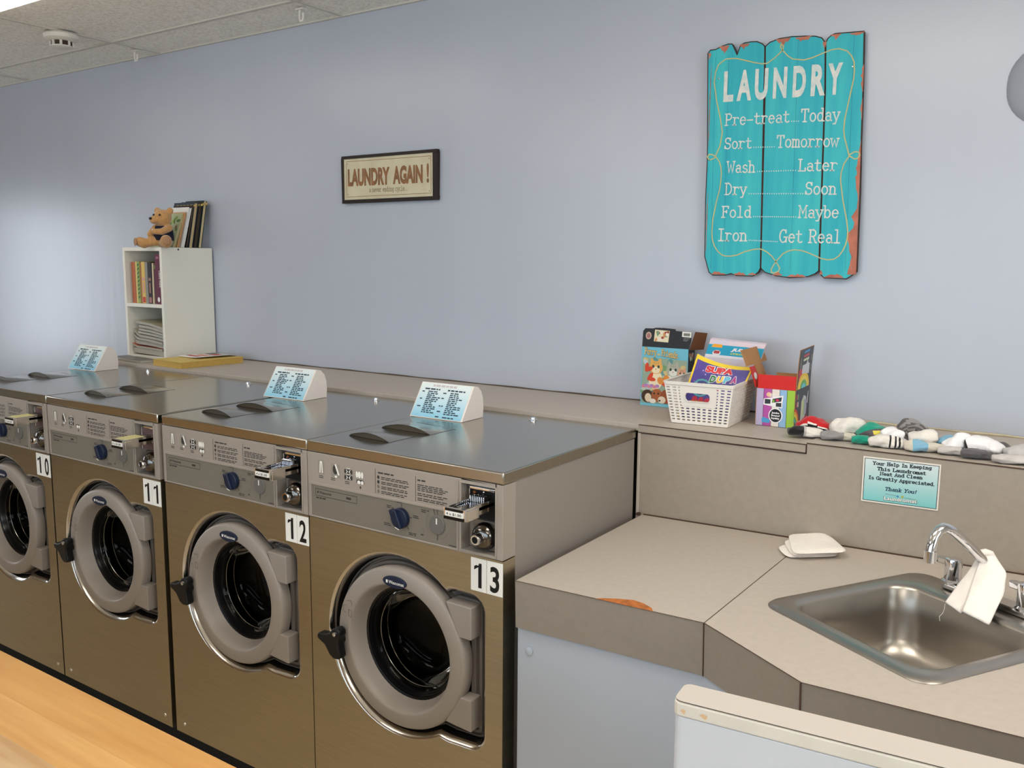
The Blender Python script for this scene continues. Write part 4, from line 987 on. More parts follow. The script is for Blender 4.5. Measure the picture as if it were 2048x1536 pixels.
for i, (x0, x1, y0, y1) in enumerate(((-.07, .04, -.07, -.045), (-.05, .055, -.03, .0), (-.02, .06, .02, .06), (-.08, -.045, .03, .09))): g.face([(x0, y0, .0034), (x1, y0, .0044), (x1, y1, .0044), (x0, y1, .0034)], (redp, mat('print_orange', (220, 140, 110), .5), redp, mat('print_grey', (150, 150, 150), .5))[i])
finish('print', g, t, weld=False)

# tall books leaning back against the wall on top of the bookcase
def lean_book(x0, x1, y, h, th, lean, col, pcol, label, extra=None):
    w = x1-x0; t = thing('book', (x0, y, BZ1+.0012+math.sin(lean)*0+H), label, 'book', 'books leaning on top of the bookcase', rot=(-lean, 0, 0))
    cm = mat('book_cover_%d_%d_%d' % col, col, .45); pm = mat('pages_%d_%d_%d' % pcol, pcol, .8, var=.05, vscale=150, stretch=(1, 12, 1)); e = .0022
    g = G(); g.box(0, w, 0, e, 0, h, cm); g.box(0, w, th-e, th, 0, h, cm); g.box(0, e, e, th-e, 0, h, cm); finish('cover', g, t)
    g = G(); g.box(e, w-.003, e, th-e, .003, h-.003, pm); finish('pages', g, t)
    if extra: g = G(); extra(g, w, h); finish('cover_print', g, t, weld=False, norm=False)
def garden(g, w, h):
    r = random.Random(5)
    for i in range(26):
        u, v = r.uniform(.012, w-.012), r.uniform(.02, h-.02); c = [(120, 150, 70), (90, 120, 60), (170, 180, 90), (150, 120, 80), (70, 96, 60)][i % 5]
        plate(g, ell(u, v, r.uniform(.006, .012), r.uniform(.006, .016), 9, r.uniform(0, 3)), mat('leaf_print_%d' % (i % 5), c, .6), V3(-.0004-i*1e-5))
def titleband(g, w, h):
    for i in range(6): plate(g, [(.02+i*.026, h-.022), (.038+i*.026, h-.022), (.038+i*.026, h-.012), (.02+i*.026, h-.012)], goldp, V3(-.0005))
lean = .20
lean_book(-2.700, -2.512, .903, .170, .012, .36, (176, 186, 150), (200, 170, 120), 'garden book with a green leafy cover, behind the teddy bear', garden)
lean_book(-2.650, -2.510, .923, .172, .010, .30, (206, 160, 112), (206, 168, 120), 'tan book just right of the teddy bear head')
lean_book(-2.640, -2.508, .944, .196, .016, .27, (232, 230, 226), (222, 222, 220), 'white paperback leaning behind the teddy bear', lambda g, w, h: [plate(g, [(.03+i*.014, h-.03), (.04+i*.014, h-.03), (.04+i*.014, h-.024), (.03+i*.014, h-.024)], mat('print_grey', (150, 150, 150), .5), V3(-.0005)) for i in range(7)])
lean_book(-2.655, -2.507, .970, .205, .008, .235, (46, 40, 38), (180, 150, 110), 'thin dark book behind the white paperback', None)
lean_book(-2.662, -2.505, .984, .218, .020, .20, (52, 62, 76), (200, 176, 132), 'slate blue hardback leaning behind the white paperback', titleband)
lean_book(-2.640, -2.503, 1.010, .222, .018, .19, (48, 44, 40), (70, 60, 48), 'dark brown hardback, second from the wall on the bookcase', titleband)
lean_book(-2.640, -2.501, 1.034, .228, .018, .185, (40, 58, 58), (212, 192, 150), 'dark green hardback leaning nearest the wall', titleband)

# teddy bear
fur = mat('tan_plush', (190, 142, 88), .95, var=.12, vscale=120, bump=.5, bscale=420, sheen=.5)
BX, BY, BZ = -2.515, .853, BZ1
t = at('teddy_bear', BX, BY, BZ, 'small tan teddy bear in a dark vest sitting on the bookcase edge', 'teddy bear')
g = G(); sph = lambda x, y, z, r: g.sphere((BX+x, BY+y, BZ+z), r, fur, None, 18, 12)
sph(0, .01, .055, (.034, .030, .045)); sph(0, .01, .025, (.038, .034, .026))
sph(.004, 0, .125, (.039, .036, .037)); sph(-.016, -.026, .116, (.023, .022, .019)); sph(-.010, -.020, .122, (.022, .02, .02))
sph(-.024, .008, .155, (.0155, .010, .0155)); sph(.037, .006, .155, (.0155, .011, .0155))
for a, b_, r0, r1, n in (((-.020, -.005, .028), (-.068, -.034, .017), .021, .019, 7), ((-.068, -.034, .017), (-.082, -.041, .023), .022, .021, 3), ((.012, -.010, .022), (.046, -.050, .020), .021, .020, 6), ((.046, -.050, .020), (.049, -.055, .029), .024, .023, 2),
                         ((.032, .0, .082), (.020, -.034, .066), .016, .014, 6), ((.020, -.034, .066), (-.012, -.042, .066), .014, .012, 6), ((-.032, .0, .082), (-.046, -.02, .055), .015, .013, 6)):
    for i in range(n+1):
        f = i/n; p = [a[k]+(b_[k]-a[k])*f for k in range(3)]; sph(*p, r0+(r1-r0)*f)
fin('body', g, t, remesh=.0035, weld=False)
vest = mat('navy_vest_cloth', (26, 28, 44), .9, bump=.2, bscale=300)
g = G(); c = (BX, BY+.01, BZ)
for (z0, z1, rx0, ry0, rx1, ry1) in ((.030, .090, .0415, .0365, .033, .031),):
    loops = []
    for k in range(9):
        f = k/8; z_ = z0+(z1-z0)*f; bul = 1+.05*math.sin(PI*f)
        loops.append([(c[0]+(rx0+(rx1-rx0)*f)*bul*math.cos(a), c[1]+(ry0+(ry1-ry0)*f)*bul*math.sin(a), BZ+z_) for a in [2*PI*i/24 for i in range(24)]])
    g.loft(loops, vest)
fin('vest', g, t, smooth=80, solid=.003)
g = G(); g.box(BX-.034, BX-.022, BY-.030, BY-.0285, BZ+.072, BZ+.078, mat('white_badge', (206, 210, 220), .6), Matrix.Rotation(-.5, 3, 'Z'), Vector((BX-.028, BY-.029, BZ+.075))); fin('badge', g, t)
g = G(); g.sphere((BX-.024, BY-.0465, BZ+.121), (.0075, .0055, .0055), blackg); fin('nose', g, t, smooth=90)
for x, y, z_ in ((-.016, -.034, .1365), (.013, -.036, .1365)):
    g = G(); g.sphere((BX+x, BY+y, BZ+z_), .0045, blackg); fin('eye', g, t, smooth=90)
pad = mat('suede_foot_pad', (166, 128, 96), .9)
for x, y, z_, r, rz in ((.0625, -.0745, .028, (.0165, .003, .018), .6), (-.0935, -.0575, .022, (.015, .003, .017), -.6)):
    g = G(); g.sphere((BX+x, BY+y, BZ+z_), r, pad, Matrix.Rotation(rz, 3, 'Z')); fin('foot_pad', g, t, smooth=90)

# ================================================================== boxes and basket on the ledge
LT = LZ+.0008
pzblk = mat('black_box_print', (26, 24, 26), .35); pzblue = mat('sky_blue_box_print', (112, 186, 208), .35); kraft = mat('brown_card_inside', (104, 66, 42), .8)
def blob(g, pts, c, y, nm=[0]):
    key = 'print_%d_%d_%d' % c
    plate(g, pts, mat(key, c, .45), V3(y))
t = at('puzzle_box', -.07, 1.055, LT, 'tall puzzle box with kittens and a black top flap, behind the white basket', 'box')
fy = 1.030
g = G(); g.box(-.1535, .0125, fy, fy+.052, LT, .208, pzblk); fin('carton', g, t)
g = G(); g.box(-.1535, .0125, fy-.0008, fy, LT, .2105, pzblue); fin('front_panel', g, t)
# picture: kittens, butterflies, flowers and a puppy (generic), painted as flat shapes
g = G(); k = [0]
def pz(pts, c): k[0] += 1; blob(g, pts, c, fy-.0010-k[0]*.00002)
pz([(-.150, .022), (.010, .024), (.010, .172), (-.150, .176)], (150, 170, 150))
r = random.Random(11)
for i in range(46):
    u, v = r.uniform(-.144, .004), r.uniform(.03, .165); pz(ell(u, v, r.uniform(.005, .013), r.uniform(.004, .012), 9, r.uniform(0, 3)), [(120, 160, 110), (196, 206, 190), (96, 150, 150), (210, 190, 130), (186, 200, 210)][i % 5])
def kitten(cx_, cz_, s_, base, light):
    for d in (-1, 1): pz([(cx_+d*.020*s_, cz_+.010*s_), (cx_+d*.017*s_, cz_+.032*s_), (cx_+d*.004*s_, cz_+.019*s_)], base)
    pz(ell(cx_, cz_-.040*s_, .024*s_, .030*s_), light); pz(ell(cx_, cz_, .024*s_, .021*s_), base); pz(ell(cx_, cz_-.008*s_, .014*s_, .011*s_), light)
    for d in (-1, 1): pz(ell(cx_+d*.009*s_, cz_+.003*s_, .0042*s_, .0050*s_, 10), (46, 70, 60))
    pz(ell(cx_, cz_-.005*s_, .0022*s_, .0018*s_, 8), (190, 110, 110))
    for d in (-1, 0, 1): pz([(cx_+d*.007*s_-.0012, cz_+.012*s_), (cx_+d*.007*s_+.0012, cz_+.012*s_), (cx_+d*.006*s_, cz_+.020*s_)], tuple(int(c*.7) for c in base))
kitten(-.100, .143, 1.05, (226, 172, 92), (240, 224, 190)); kitten(-.038, .137, 1.0, (176, 176, 160), (226, 226, 216)); kitten(-.006, .128, .7, (214, 160, 130), (236, 210, 190))
for a, b_, c in ((-.133, .133, .4), (-.124, .104, -.1), (-.078, .098, -.7)):
    for q in (0, 1.1): pz(ell(a+.009*math.cos(c+q), b_+.009*math.sin(c+q), .016, .007, 12, c+q), (216, 72, 40))
for a, b_ in ((-.082, .100), (-.060, .108), (-.052, .092)): pz(ell(a, b_, .011, .013, 10, .6), (224, 140, 60))
for i in range(6): pz(ell(-.143+.010*i, .078+.003*(i % 2), .008, .006, 8), (176, 132, 190) if i % 2 else (214, 132, 150))
pz(ell(-.128, .045, .022, .022), (70, 44, 30)); pz(ell(-.125, .040, .012, .015), (226, 206, 180)); pz(ell(-.093, .050, .020, .022), (168, 94, 50)); pz(ell(-.060, .048, .020, .024), (150, 80, 44)); pz(ell(-.075, .036, .014, .012), (232, 214, 190)); pz(ell(-.108, .030, .012, .008), (236, 226, 210)); pz(ell(-.04, .036, .016, .014), (190, 60, 50)); pz(ell(-.083, .033, .004, .003, 8), (40, 30, 30))
for x in (-.103, -.088): pz(ell(x, .056, .003, .0035, 8), (30, 24, 24))
pz([(-.1535, LT), (.0125, LT), (.0125, .022), (-.1535, .021)], (124, 196, 216))
fin('picture', g, t, weld=False, norm=False)
g = G(); y = fy-.0022
put(g, slab_polys('Furry', .2), mat('title_shadow', (92, 66, 40), .5), (-.1425, y, .1865), (-.0985, y, .1835), up, .021, base0='slab'); put(g, slab_polys('Furry', .13), mat('title_gold', (236, 202, 120), .5), (-.1425, y-.0004, .187), (-.0985, y-.0004, .184), up, .020, base0='slab')
put(g, slab_polys('Friends', .2), mat('title_shadow', (92, 66, 40), .5), (-.082, y, .1835), (-.023, y, .1775), up, .021, base0='slab'); put(g, slab_polys('Friends', .13), mat('title_gold', (236, 202, 120), .5), (-.082, y-.0004, .184), (-.023, y-.0004, .178), up, .020, base0='slab')
put(g, sans_polys('our', .02), mat('title_gold', (236, 202, 120), .5), (-.0965, y, .1845), (-.0845, y, .1838), up, .006)
fin('title', g, t, weld=False, norm=False)
g = G(); g.prism([(-.1535, .2105), (-.1535, .262), (-.146, .2715), (-.118, .272), (-.1095, .2745), (-.0895, .2755), (-.0875, .2725), (-.0865, .2755), (-.039, .2735), (-.036, .2675), (-.004, .2665), (.020, .264), (.020, .238), (.0125, .2095)], pzblk, lambda x, z: (x, fy+(z-.21)*.10, z), lambda x, z: (x, fy+.0012+(z-.21)*.10, z), kraft); fl = fin('top_flap', g, t)
g = G(); FF = lambda k=1: (lambda x, z: (x, fy+(z-.21)*.10-.0006*k, z))
plate(g, [(-.112, .230), (-.060, .2285), (-.0575, .2665), (-.110, .2685)], mat('print_cream', (224, 214, 180), .45), FF(1))
r = random.Random(2)
for i in range(16):
    plate(g, ell(r.uniform(-.106, -.064), r.uniform(.2345, .262), r.uniform(.004, .009), r.uniform(.003, .006), 9, r.uniform(0, 3)), mat('mini_print_%d' % (i % 4), [(206, 140, 90), (120, 150, 120), (230, 220, 206), (150, 70, 56)][i % 4], .45), FF(1.3+i*.05))
plate(g, [(-.013, .2495), (.032-.013, .2485), (.032-.013, .2655), (-.013, .2665)], whitep, FF(1))
for i in range(11): plate(g, [(-.008+i*.0021, .2525), (-.0068+i*.0021+.0003*(i % 3), .2525), (-.0068+i*.0021+.0003*(i % 3), .262), (-.008+i*.0021, .262)], printm, FF(1.4))
for i in range(3): plate(g, [(-.008, .2445-.004*i), (.015-.004*i, .2445-.004*i), (.015-.004*i, .2457-.004*i), (-.008, .2457-.004*i)], mat('print_grey', (150, 150, 150), .5), FF(1))
plate(g, ell(-.132, .2475, .0105, .0125), mat('print_beige_emblem', (196, 170, 150), .5), FF(1)); plate(g, ell(-.132, .2475, .007, .0085), mat('print_dull_pink', (160, 110, 110), .5), FF(1.3))
fin('flap_print', g, fl, weld=False, norm=False)
g = G(); g.prism([(0, 0), (.05, 0), (.047, .055), (.004, .060)], kraft, lambda u, z: (.014+u*.62+z*.25, fy+.002+u*.9, .208+z), lambda u, z: (.0152+u*.62+z*.25, fy+.001+u*.9, .208+z), pzblk); fin('side_flap', g, t)
g = G(); 
for i in range(8): plate(g, ell(fy+.012+.004*i, .19-.006*(i % 3), .006, .008, 8), mat('mini_print_%d' % (i % 4), (128, 128, 128), .45), lambda y_, z: (.0131+.00002*i, y_, z))
fin('side_print', g, t, weld=False, norm=False)

# perforated white basket
bk = mat('white_basket_plastic', (236, 230, 222), .4)
ang = math.radians(3.5)
t = thing('basket', (.150, .893, LT+H), 'white perforated plastic basket holding colouring books on the ledge', 'basket', rz=ang)
bw0, bd0, bw1, bd1, bh = .170, .212, .208, .256, .124
def bpt(side, a, v):
    """a in -1..1 along the side, v in 0..1 up"""
    w = (bw0+(bw1-bw0)*v)/2; d = (bd0+(bd1-bd0)*v)/2; z = .001+bh*v
    return {'f': (w*a, -d, z), 'b': (-w*a, d, z), 'r': (w, d*a, z), 'l': (-w, -d*a, z)}[side]
g = G()
for side, n in (('f', 11), ('r', 14), ('b', 11), ('l', 14)):
    us = [-1]; 
    for i in range(n):
        c = -1+2*(i+.5)/n; hw_ = (2/n)*(.30 if side in 'fb' else .22); us += [c-hw_, c+hw_]
    us.append(1)
    vs = [0]; m = 12
    for j in range(m):
        c = .06+.86*(j+.5)/m; hv = .86/m*.24; vs += [c-hv, c+hv]
    vs.append(1)
    def keep(i, j):
        uu = (us[i]+us[i+1])/2; vv = (vs[j]+vs[j+1])/2
        if side in 'fb' and abs(uu) < .52 and .48 < vv < .86 and side == 'f': return None
        return None if (i % 2 == 1 and j % 2 == 1) else bk
    g.sheet([[bpt(side, us[i], vs[j]) for i in range(len(us))] for j in range(len(vs))], bk, lambda j, i: keep(i, j))
g.face([(-bw0/2, -bd0/2, .001), (bw0/2, -bd0/2, .001), (bw0/2, bd0/2, .001), (-bw0/2, bd0/2, .001)], bk)
finish('basket_wall', g, t, solid=.0028, norm=True)
g = G()      # handle plate with its rounded opening
hp = []
fr = lambda u, v, k: (u*(bw0+(bw1-bw0)*v)/2, -(bd0+(bd1-bd0)*v)/2-.0015+k, .001+bh*v)
bm = g.bm; mi_ = g.mi(bk)
for kk in (-.001, .0015):
    es = []
    o_ = rrect(-.56, .56, .44, .90, .04, 2); i_ = [(u, v) for u, v in rrect(-.40, .36, .575, .775, .09, 6)]
    for pts in (o_, i_):
        vv = [bm.verts.new(fr(u, v, kk)) for u, v in pts]; es += [bm.edges.new((vv[q], vv[(q+1) % len(vv)])) for q in range(len(vv))]
    bmesh.ops.triangle_fill(bm, use_beauty=True, edges=es)
g.loft([[fr(u, v, -.0035) for u, v in rrect(-.42, .38, .56, .79, .09, 6)], [fr(u, v, -.0035) for u, v in rrect(-.40, .36, .575, .775, .085, 6)], [fr(u, v, .002) for u, v in rrect(-.40, .36, .575, .775, .085, 6)]], bk)
finish('handle', g, t)
g = G()
for (e, z0, z1) in ((.004, bh-.004, bh+.003), (.0055, bh+.001, bh+.004)):
    pts0 = rrect(-bw1/2-e, bw1/2+e, -bd1/2-e, bd1/2+e, .012, 5); pts1 = rrect(-bw1/2+.003, bw1/2-.003, -bd1/2+.003, bd1/2-.003, .010, 5)
    g.loft([[(x, y_, z0) for x, y_ in pts0], [(x, y_, z1) for x, y_ in pts0], [(x, y_, z1) for x, y_ in pts1], [(x, y_, z0) for x, y_ in pts1], [(x, y_, z0) for x, y_ in pts0]], bk)
finish('rim', g, t, smooth=40)

# books standing in the basket
t = at('activity_book', .165, .86, LT+.004, 'purple and yellow SUPA DUPA activity book standing in the white basket', 'book')
def supa(u, v, k=0):     # u 0..1 across, v 0..1 up the visible cover; the cover bows backwards at the top
    xl = .070+(.098-.070)*v; xr = .224+(.2715-.224)*v
    y_ = .822+.075*v+.018*(u-.15)**2-.0008*k; z = .020+(.192-.030*min(1, u*1.25)*(2-min(1, u*1.25)))*v if v > 0 else .020
    return Vector((xl+(xr-xl)*u, y_, z))
purp = mat('space_purple_print', (58, 52, 128), .35, rgb2=(84, 62, 150), vscale=26); yel = mat('bright_yellow_border', (240, 206, 40), .4)
g = G(); n, m = 14, 10
A = [[supa(i/n, j/m) for i in range(n+1)] for j in range(m+1)]; Bk = [[p+Vector((0, .006, 0)) for p in row] for row in A]
g.sheet(A, yel); g.sheet(Bk, paper)
for ra, rb in ((A[-1], Bk[-1]), ([r_[0] for r_ in A], [r_[0] for r_ in Bk]), ([r_[-1] for r_ in A], [r_[-1] for r_ in Bk]), (A[0], Bk[0])): g.sheet([ra, rb], paper)
fin('pages', g, t, smooth=60)
g = G(); g.sheet([[supa(.035+.935*i/n, .02+.92*j/m, 1) for i in range(n+1)] for j in range(m+1)], purp); fin('cover_art', g, t, smooth=60, weld=False, norm=False)
g = G()
def sput(polys, m_, u0, v0, u1, v1, hv, k, sk=0):
    xs_ = [p[0] for q in polys for p in q]; ys_ = [p[1] for q in polys for p in q]; a0, a1 = min(xs_), max(xs_); b0, b1 = min(ys_), max(ys_)
    for q in polys: g.face([supa(u0+(u1-u0)*(x-a0)/(a1-a0), v0+(v1-v0)*(x-a0)/(a1-a0)+hv*(yy_-b0)/(b1-b0), k) for x, yy_ in q], m_)
outl = mat('white_letter_outline', (240, 236, 238), .4)
redl = mat('red_letters', (214, 44, 52), .4)
sput(sans_polys('SUPA', .13), outl, .225, .792, .715, .835, .125, 2); sput(sans_polys('SUPA', .06), redl, .232, .799, .708, .842, .110, 3)
cols = [(40, 120, 70), (236, 196, 50), (96, 186, 214), (176, 50, 130)]
for i, ch in enumerate('DUPA'):
    u0 = .36+i*.122; v0 = .655+.012*i; sput(sans_polys(ch, .13), outl, u0-.006, v0-.01, u0+.114, v0+.005, .135, 2); sput(sans_polys(ch, .06), mat('letter_%d' % i, cols[i], .4), u0+.004, v0, u0+.104, v0+.010, .118, 3)
fin('title', g, t, weld=False, norm=False)
g = G(); r = random.Random(8)
def sell(u, v, a, b_, c, k): g.face([supa(x, z, k) for x, z in ell(u, v, a, b_, 14)], mat('print_%d_%d_%d' % c, c, .4))
for i in range(16): a = r.uniform(.004, .010); sell(r.uniform(.08, .92), r.uniform(.5, .9), a, a*1.1, (206, 190, 236), 1.6)
for a, c in ((.175, (84, 160, 170)), (.14, (60, 60, 130))): sell(.27, .535, a, a*.85, c, 1.7+(.175-a)*4)
sell(.30, .55, .075, .07, (210, 214, 90), 2.2); sell(.28, .575, .022, .03, (244, 244, 240), 2.5); sell(.325, .575, .022, .03, (244, 244, 240), 2.5); sell(.55, .57, .05, .04, (200, 50, 110), 2.1)
for i in range(3): sell(.22+.12*i, .34, .055, .05, (190, 40, 70), 2.0)
sell(.35, .28, .24, .045, (214, 150, 60), 2.2)
fin('cover_print', g, t, weld=False, norm=False)

t = at('colouring_box', .18, .985, LT+.004, 'light blue jumbo colouring book standing at the back of the basket', 'book')
cy_ = mat('cyan_box_print', (34, 158, 196), .35); lil = mat('pale_lilac_print', (206, 206, 226), .35, rgb2=(226, 206, 214), vscale=20)
g = G(); Pw = lambda u, v, k=0: Vector((.052+.043*v+.178*u, .958+.050*v-.0006*k, .05+.200*v-.008*u*v))
for k0, k1 in ((0, -18),):
    A = [[Pw(u, v) for u in (0, 1)] for v in (0, 1)]; B_ = [[Pw(u, v)+Vector((0, .014, .004)) for u in (0, 1)] for v in (0, 1)]
    g.sheet(A, lil); g.sheet(B_, lil)
    for a, b_ in ((A[1], B_[1]), (A[0], B_[0]), ([A[0][0], A[1][0]], [B_[0][0], B_[1][0]]), ([A[0][1], A[1][1]], [B_[0][1], B_[1][1]])): g.sheet([a, b_], lil)
fin('carton', g, t)
g = G(); g.face([Pw(u, v, 1) for u, v in ((.0, .765), (1, .765), (1, .935), (.0, .925))], cy_); g.face([Pw(u, v, 1) for u, v in ((.06, .885), (.26, .885), (.25, .935), (.09, .935))], mat('print_orange_tab', (240, 166, 50), .4)); g.face([Pw(u, v, 1.5) for u, v in ((.0, .72), (1, .74), (1, .77), (0, .77))], mat('print_white_band', (226, 226, 236), .4))
g.face([Pw(u, v, 1.4) for u, v in ell(.19, .80, .075, .045)], mat('print_shield_white', (226, 222, 226), .4)); g.face([Pw(u, v, 1.8) for u, v in rrect(.135, .245, .79, .835, .02, 3)], mat('print_dull_red', (176, 66, 66), .4))
def pput(s_, m_, u0, v0, u1, v1, hv, k, b_=.05):
    polys = sans_polys(s_, b_); xs_ = [p[0] for q in polys for p in q]; ys_ = [p[1] for q in polys for p in q]; a0, a1 = min(xs_), max(xs_); b0, b1 = min(ys_), max(ys_)
    for q in polys: g.face([Pw(u0+(u1-u0)*(x-a0)/(a1-a0)+.03*(yy_-b0)/(b1-b0), v0+(v1-v0)*(x-a0)/(a1-a0)+hv*(yy_-b0)/(b1-b0), k) for x, yy_ in q], m_)
pput('JUMBO', outl, .43, .835, .86, .84, .062, 1.6); pput('COLORING', mat('letter_lime', (206, 214, 60), .4), .43, .795, .82, .80, .028, 1.6)
fin('cover_print', g, t, weld=False, norm=False)

# striped carton with open flaps
RB = math.radians(2)
t = thing('striped_box', (.3425, .978, LT+H), 'open striped cardboard box with a red front flap beside the basket', 'box', rz=RB)
card = mat('brown_cardboard', (180, 132, 88), .8, var=.05, vscale=20); w, d, h = .115, .160, .1105
g = G(); tk = .0018
g.box(-w/2, w/2, -d/2, -d/2+tk, 0, h, card); g.box(-w/2, w/2, d/2-tk, d/2, 0, h, card); g.box(-w/2, -w/2+tk, -d/2+tk, d/2-tk, 0, h, card); g.box(w/2-tk, w/2, -d/2+tk, d/2-tk, 0, h, card); g.box(-w/2, w/2, -d/2, d/2, 0, tk, card)
finish('carton', g, t)
g = G(); Ff = lambda y_: (lambda x, z: (x, y_, z)); yf = -d/2-.0005
edges = [-.0555, -.0345, -.0105, .0125, .0335, .0555]; cs = [(186, 176, 210), (184, 84, 166), (232, 222, 214), (146, 184, 222), (156, 200, 66)]
for i in range(5): plate(g, [(edges[i], .0005), (edges[i+1], .0005), (edges[i+1], h), (edges[i], h)], mat('stripe_%d' % i, cs[i], .4), Ff(yf))
for i in range(1, 5): plate(g, [(edges[i]-.0009, .0005), (edges[i]+.0009, .0005), (edges[i]+.0009, h), (edges[i]-.0009, h)], mat('stripe_edge_%d' % i, tuple(int(c*.6) for c in cs[i]), .4), Ff(yf-.0002))
# badge and slanted tiles (lettering on the box)
plate(g, ell(.002, .033, .0205, .0225, 28), outl, Ff(yf-.0003)); plate(g, ell(.002, .033, .0175, .0195, 28), pzblk, Ff(yf-.0005))
for z, s_, hw_ in ((.039, 'Jumbo', .0115), (.031, 'Sound', .0125), (.023, 'Squishy', .0125)): put(g, sans_polys(s_, .05), outl, (.002-hw_, yf-.0007, z), (.002+hw_, yf-.0007, z-.0005), up, .0052)
plate(g, [(-.035, .063), (.020, .056), (.023, .094), (-.012, .086), (-.034, .081)], outl, Ff(yf-.0003))
for pts in ([(-.031, .066), (-.014, .067), (-.014, .080), (-.031, .080)], [(-.010, .070), (.017, .076), (.019, .089), (-.008, .082)], [(.002, .060), (.018, .060), (.018, .072), (.002, .071)]): plate(g, pts, mat('print_charcoal', (52, 56, 60), .4), Ff(yf-.0005))
plate(g, ell(.006, .079, .005, .0035), mat('print_hot_pink', (214, 40, 96), .4), Ff(yf-.0007)); plate(g, [(-.008, .071), (-.003, .073), (-.003, .0805), (-.007, .079)], mat('print_lime', (130, 190, 60), .4), Ff(yf-.0007))
plate(g, ell(-.019, .094, .008, .007), mat('print_peach', (232, 190, 150), .4), Ff(yf-.0003))
for i, rr_ in enumerate((.010, .0135, .017)):
    for q in ribbon(arc(-.008, .080, rr_, 60, 130, 6), .0014): plate(g, [(p.x, p.y) for p in q], outl, Ff(yf-.0004))
plate(g, [(-.038, .010), (-.015, .009), (-.013, .020), (-.033, .026), (-.038, .022)], mat('print_azure', (80, 160, 210), .4), Ff(yf-.0003))
finish('front_print', g, t, weld=False, norm=False)
g = G(); g.box(-w/2+.004, w/2-.001, -d/2-.0002, -d/2+.0014, h+.0004, h+.0415, mat('red_flap_print', (206, 36, 30), .4)); g.box(-w/2+.004, w/2-.001, -d/2+.0014, -d/2+.0022, h+.0004, h+.0410, card); finish('front_flap', g, t)
Sd = lambda x: (lambda y_, z: (x, y_, z)); xr = w/2+.0006
def rainbow(g, x, cy0, cz0, s_, a0, a1):
    for i, c in enumerate(((220, 60, 50), (236, 170, 50), (240, 210, 70), (110, 176, 70), (90, 186, 200))):
        for q in ribbon([(cy0+p[0], cz0+p[1]) for p in arc(0, 0, s_*(1-.15*i), a0, a1, 14)], s_*.155): plate(g, [(p.x, p.y) for p in q], mat('rainbow_%d' % i, c, .4), Sd(x+.0002))
chs = mat('box_side_charcoal', (66, 68, 74), .4)
g = G(); plate(g, [(-d/2, .0005), (d/2, .0005), (d/2, h), (-d/2, h)], chs, Sd(xr)); rainbow(g, xr, -.088, .004, .050, 0, 88)
g2 = [(-.02, .012), (-.012, .072), (.012, .088), (.040, .080), (.048, .045), (.03, .020)]
plate(g, g2, mat('print_grey_tile', (200, 204, 200), .4), Sd(xr+.0002))
for i, c in enumerate(((214, 220, 190), (196, 210, 110), (150, 180, 190), (190, 170, 200))): plate(g, [(-.010+.014*i, .028), (.002+.014*i, .026), (.002+.014*i, .074), (-.010+.014*i, .074)], mat('tile_%d' % i, c, .4), Sd(xr+.0004))
for i, c in enumerate(((206, 70, 60), (230, 220, 210), (206, 70, 90), (120, 170, 120))): plate(g, [(-.070+.013*(i % 2), .060+.022*(i//2)), (-.060+.013*(i % 2), .060+.022*(i//2)), (-.060+.013*(i % 2), .076+.022*(i//2)), (-.070+.013*(i % 2), .074+.022*(i//2))], mat('side_tile_%d' % i, c, .4), Sd(xr+.0002))
plate(g, [(.0, .004), (.058, .010), (.060, .022), (.0, .016)], mat('side_tile_2', (206, 70, 90), .4), Sd(xr+.0002)); plate(g, [(.050, .060), (.060, .095), (.066, .095), (.058, .058)], outl, Sd(xr+.0002))
finish('side_print', g, t, weld=False, norm=False)
fh = .122
g = G(); S2 = lambda y_, v, k=0: (w/2+.001+.006*(v/fh)**2+.0006*k, y_, h+.0006+v)
A = [[S2(-d/2+.002+d*.97*i/8, fh*j/8*(1-.03*(1-i/8))) for i in range(9)] for j in range(9)]
g.sheet(A, card); fl = finish('side_flap', g, t, solid=.0016)
g = G(); g.sheet([[S2(-d/2+.003+d*.96*i/8, fh*.985*j/8*(1-.03*(1-i/8)), 2.2) for i in range(9)] for j in range(9)], chs)
def fl2(pts, m_, k): g.face([S2(a, b_, k) for a, b_ in pts], m_)
for i, c in enumerate(((236, 196, 60), (240, 214, 90), (110, 176, 90), (110, 196, 214))): fl2([(-.008+p[0], .002+p[1]) for p in arc(0, 0, (.066-.014*i, .046-.011*i), 0, 180, 14)], mat('arch_%d' % i, c, .4), 2.6+.3*i)
fl2([(-.070, .030), (-.03, .034), (-.03, .060), (-.070, .058)], mat('print_red_patch', (200, 60, 70), .4), 2.5); fl2([(-.036, .046), (.045, .040), (.045, .072), (.030, .072), (.018, .086), (.006, .072), (-.036, .070)], mat('print_pale_patch', (206, 206, 212), .4), 2.8)
for i, c in enumerate(((70, 150, 200), (200, 60, 80), (210, 220, 180))): fl2([(-.030, .105-.012*i), (.03, .108-.012*i), (.03, .115-.012*i), (-.03, .112-.012*i)], mat('flap_tile_%d' % i, c, .4), 2.6)
for a in ((-.062, .086), (.058, .09), (.06, .06), (-.06, .07)): fl2([(a[0], a[1]-.012), (a[0]+.006, a[1]-.012), (a[0]+.008, a[1]+.006), (a[0]+.002, a[1]+.006)], mat('print_sand', (176, 166, 130), .4), 2.6)
finish('flap_print', g, fl, weld=False, norm=False)
g = G(); g.sheet([[(-w/2+.012+.092*i/2, d/2-.001+.006*j/2, h+.0006+.030*j/2) for i in range(3)] for j in range(3)], card); finish('back_flap', g, t, solid=.0016)
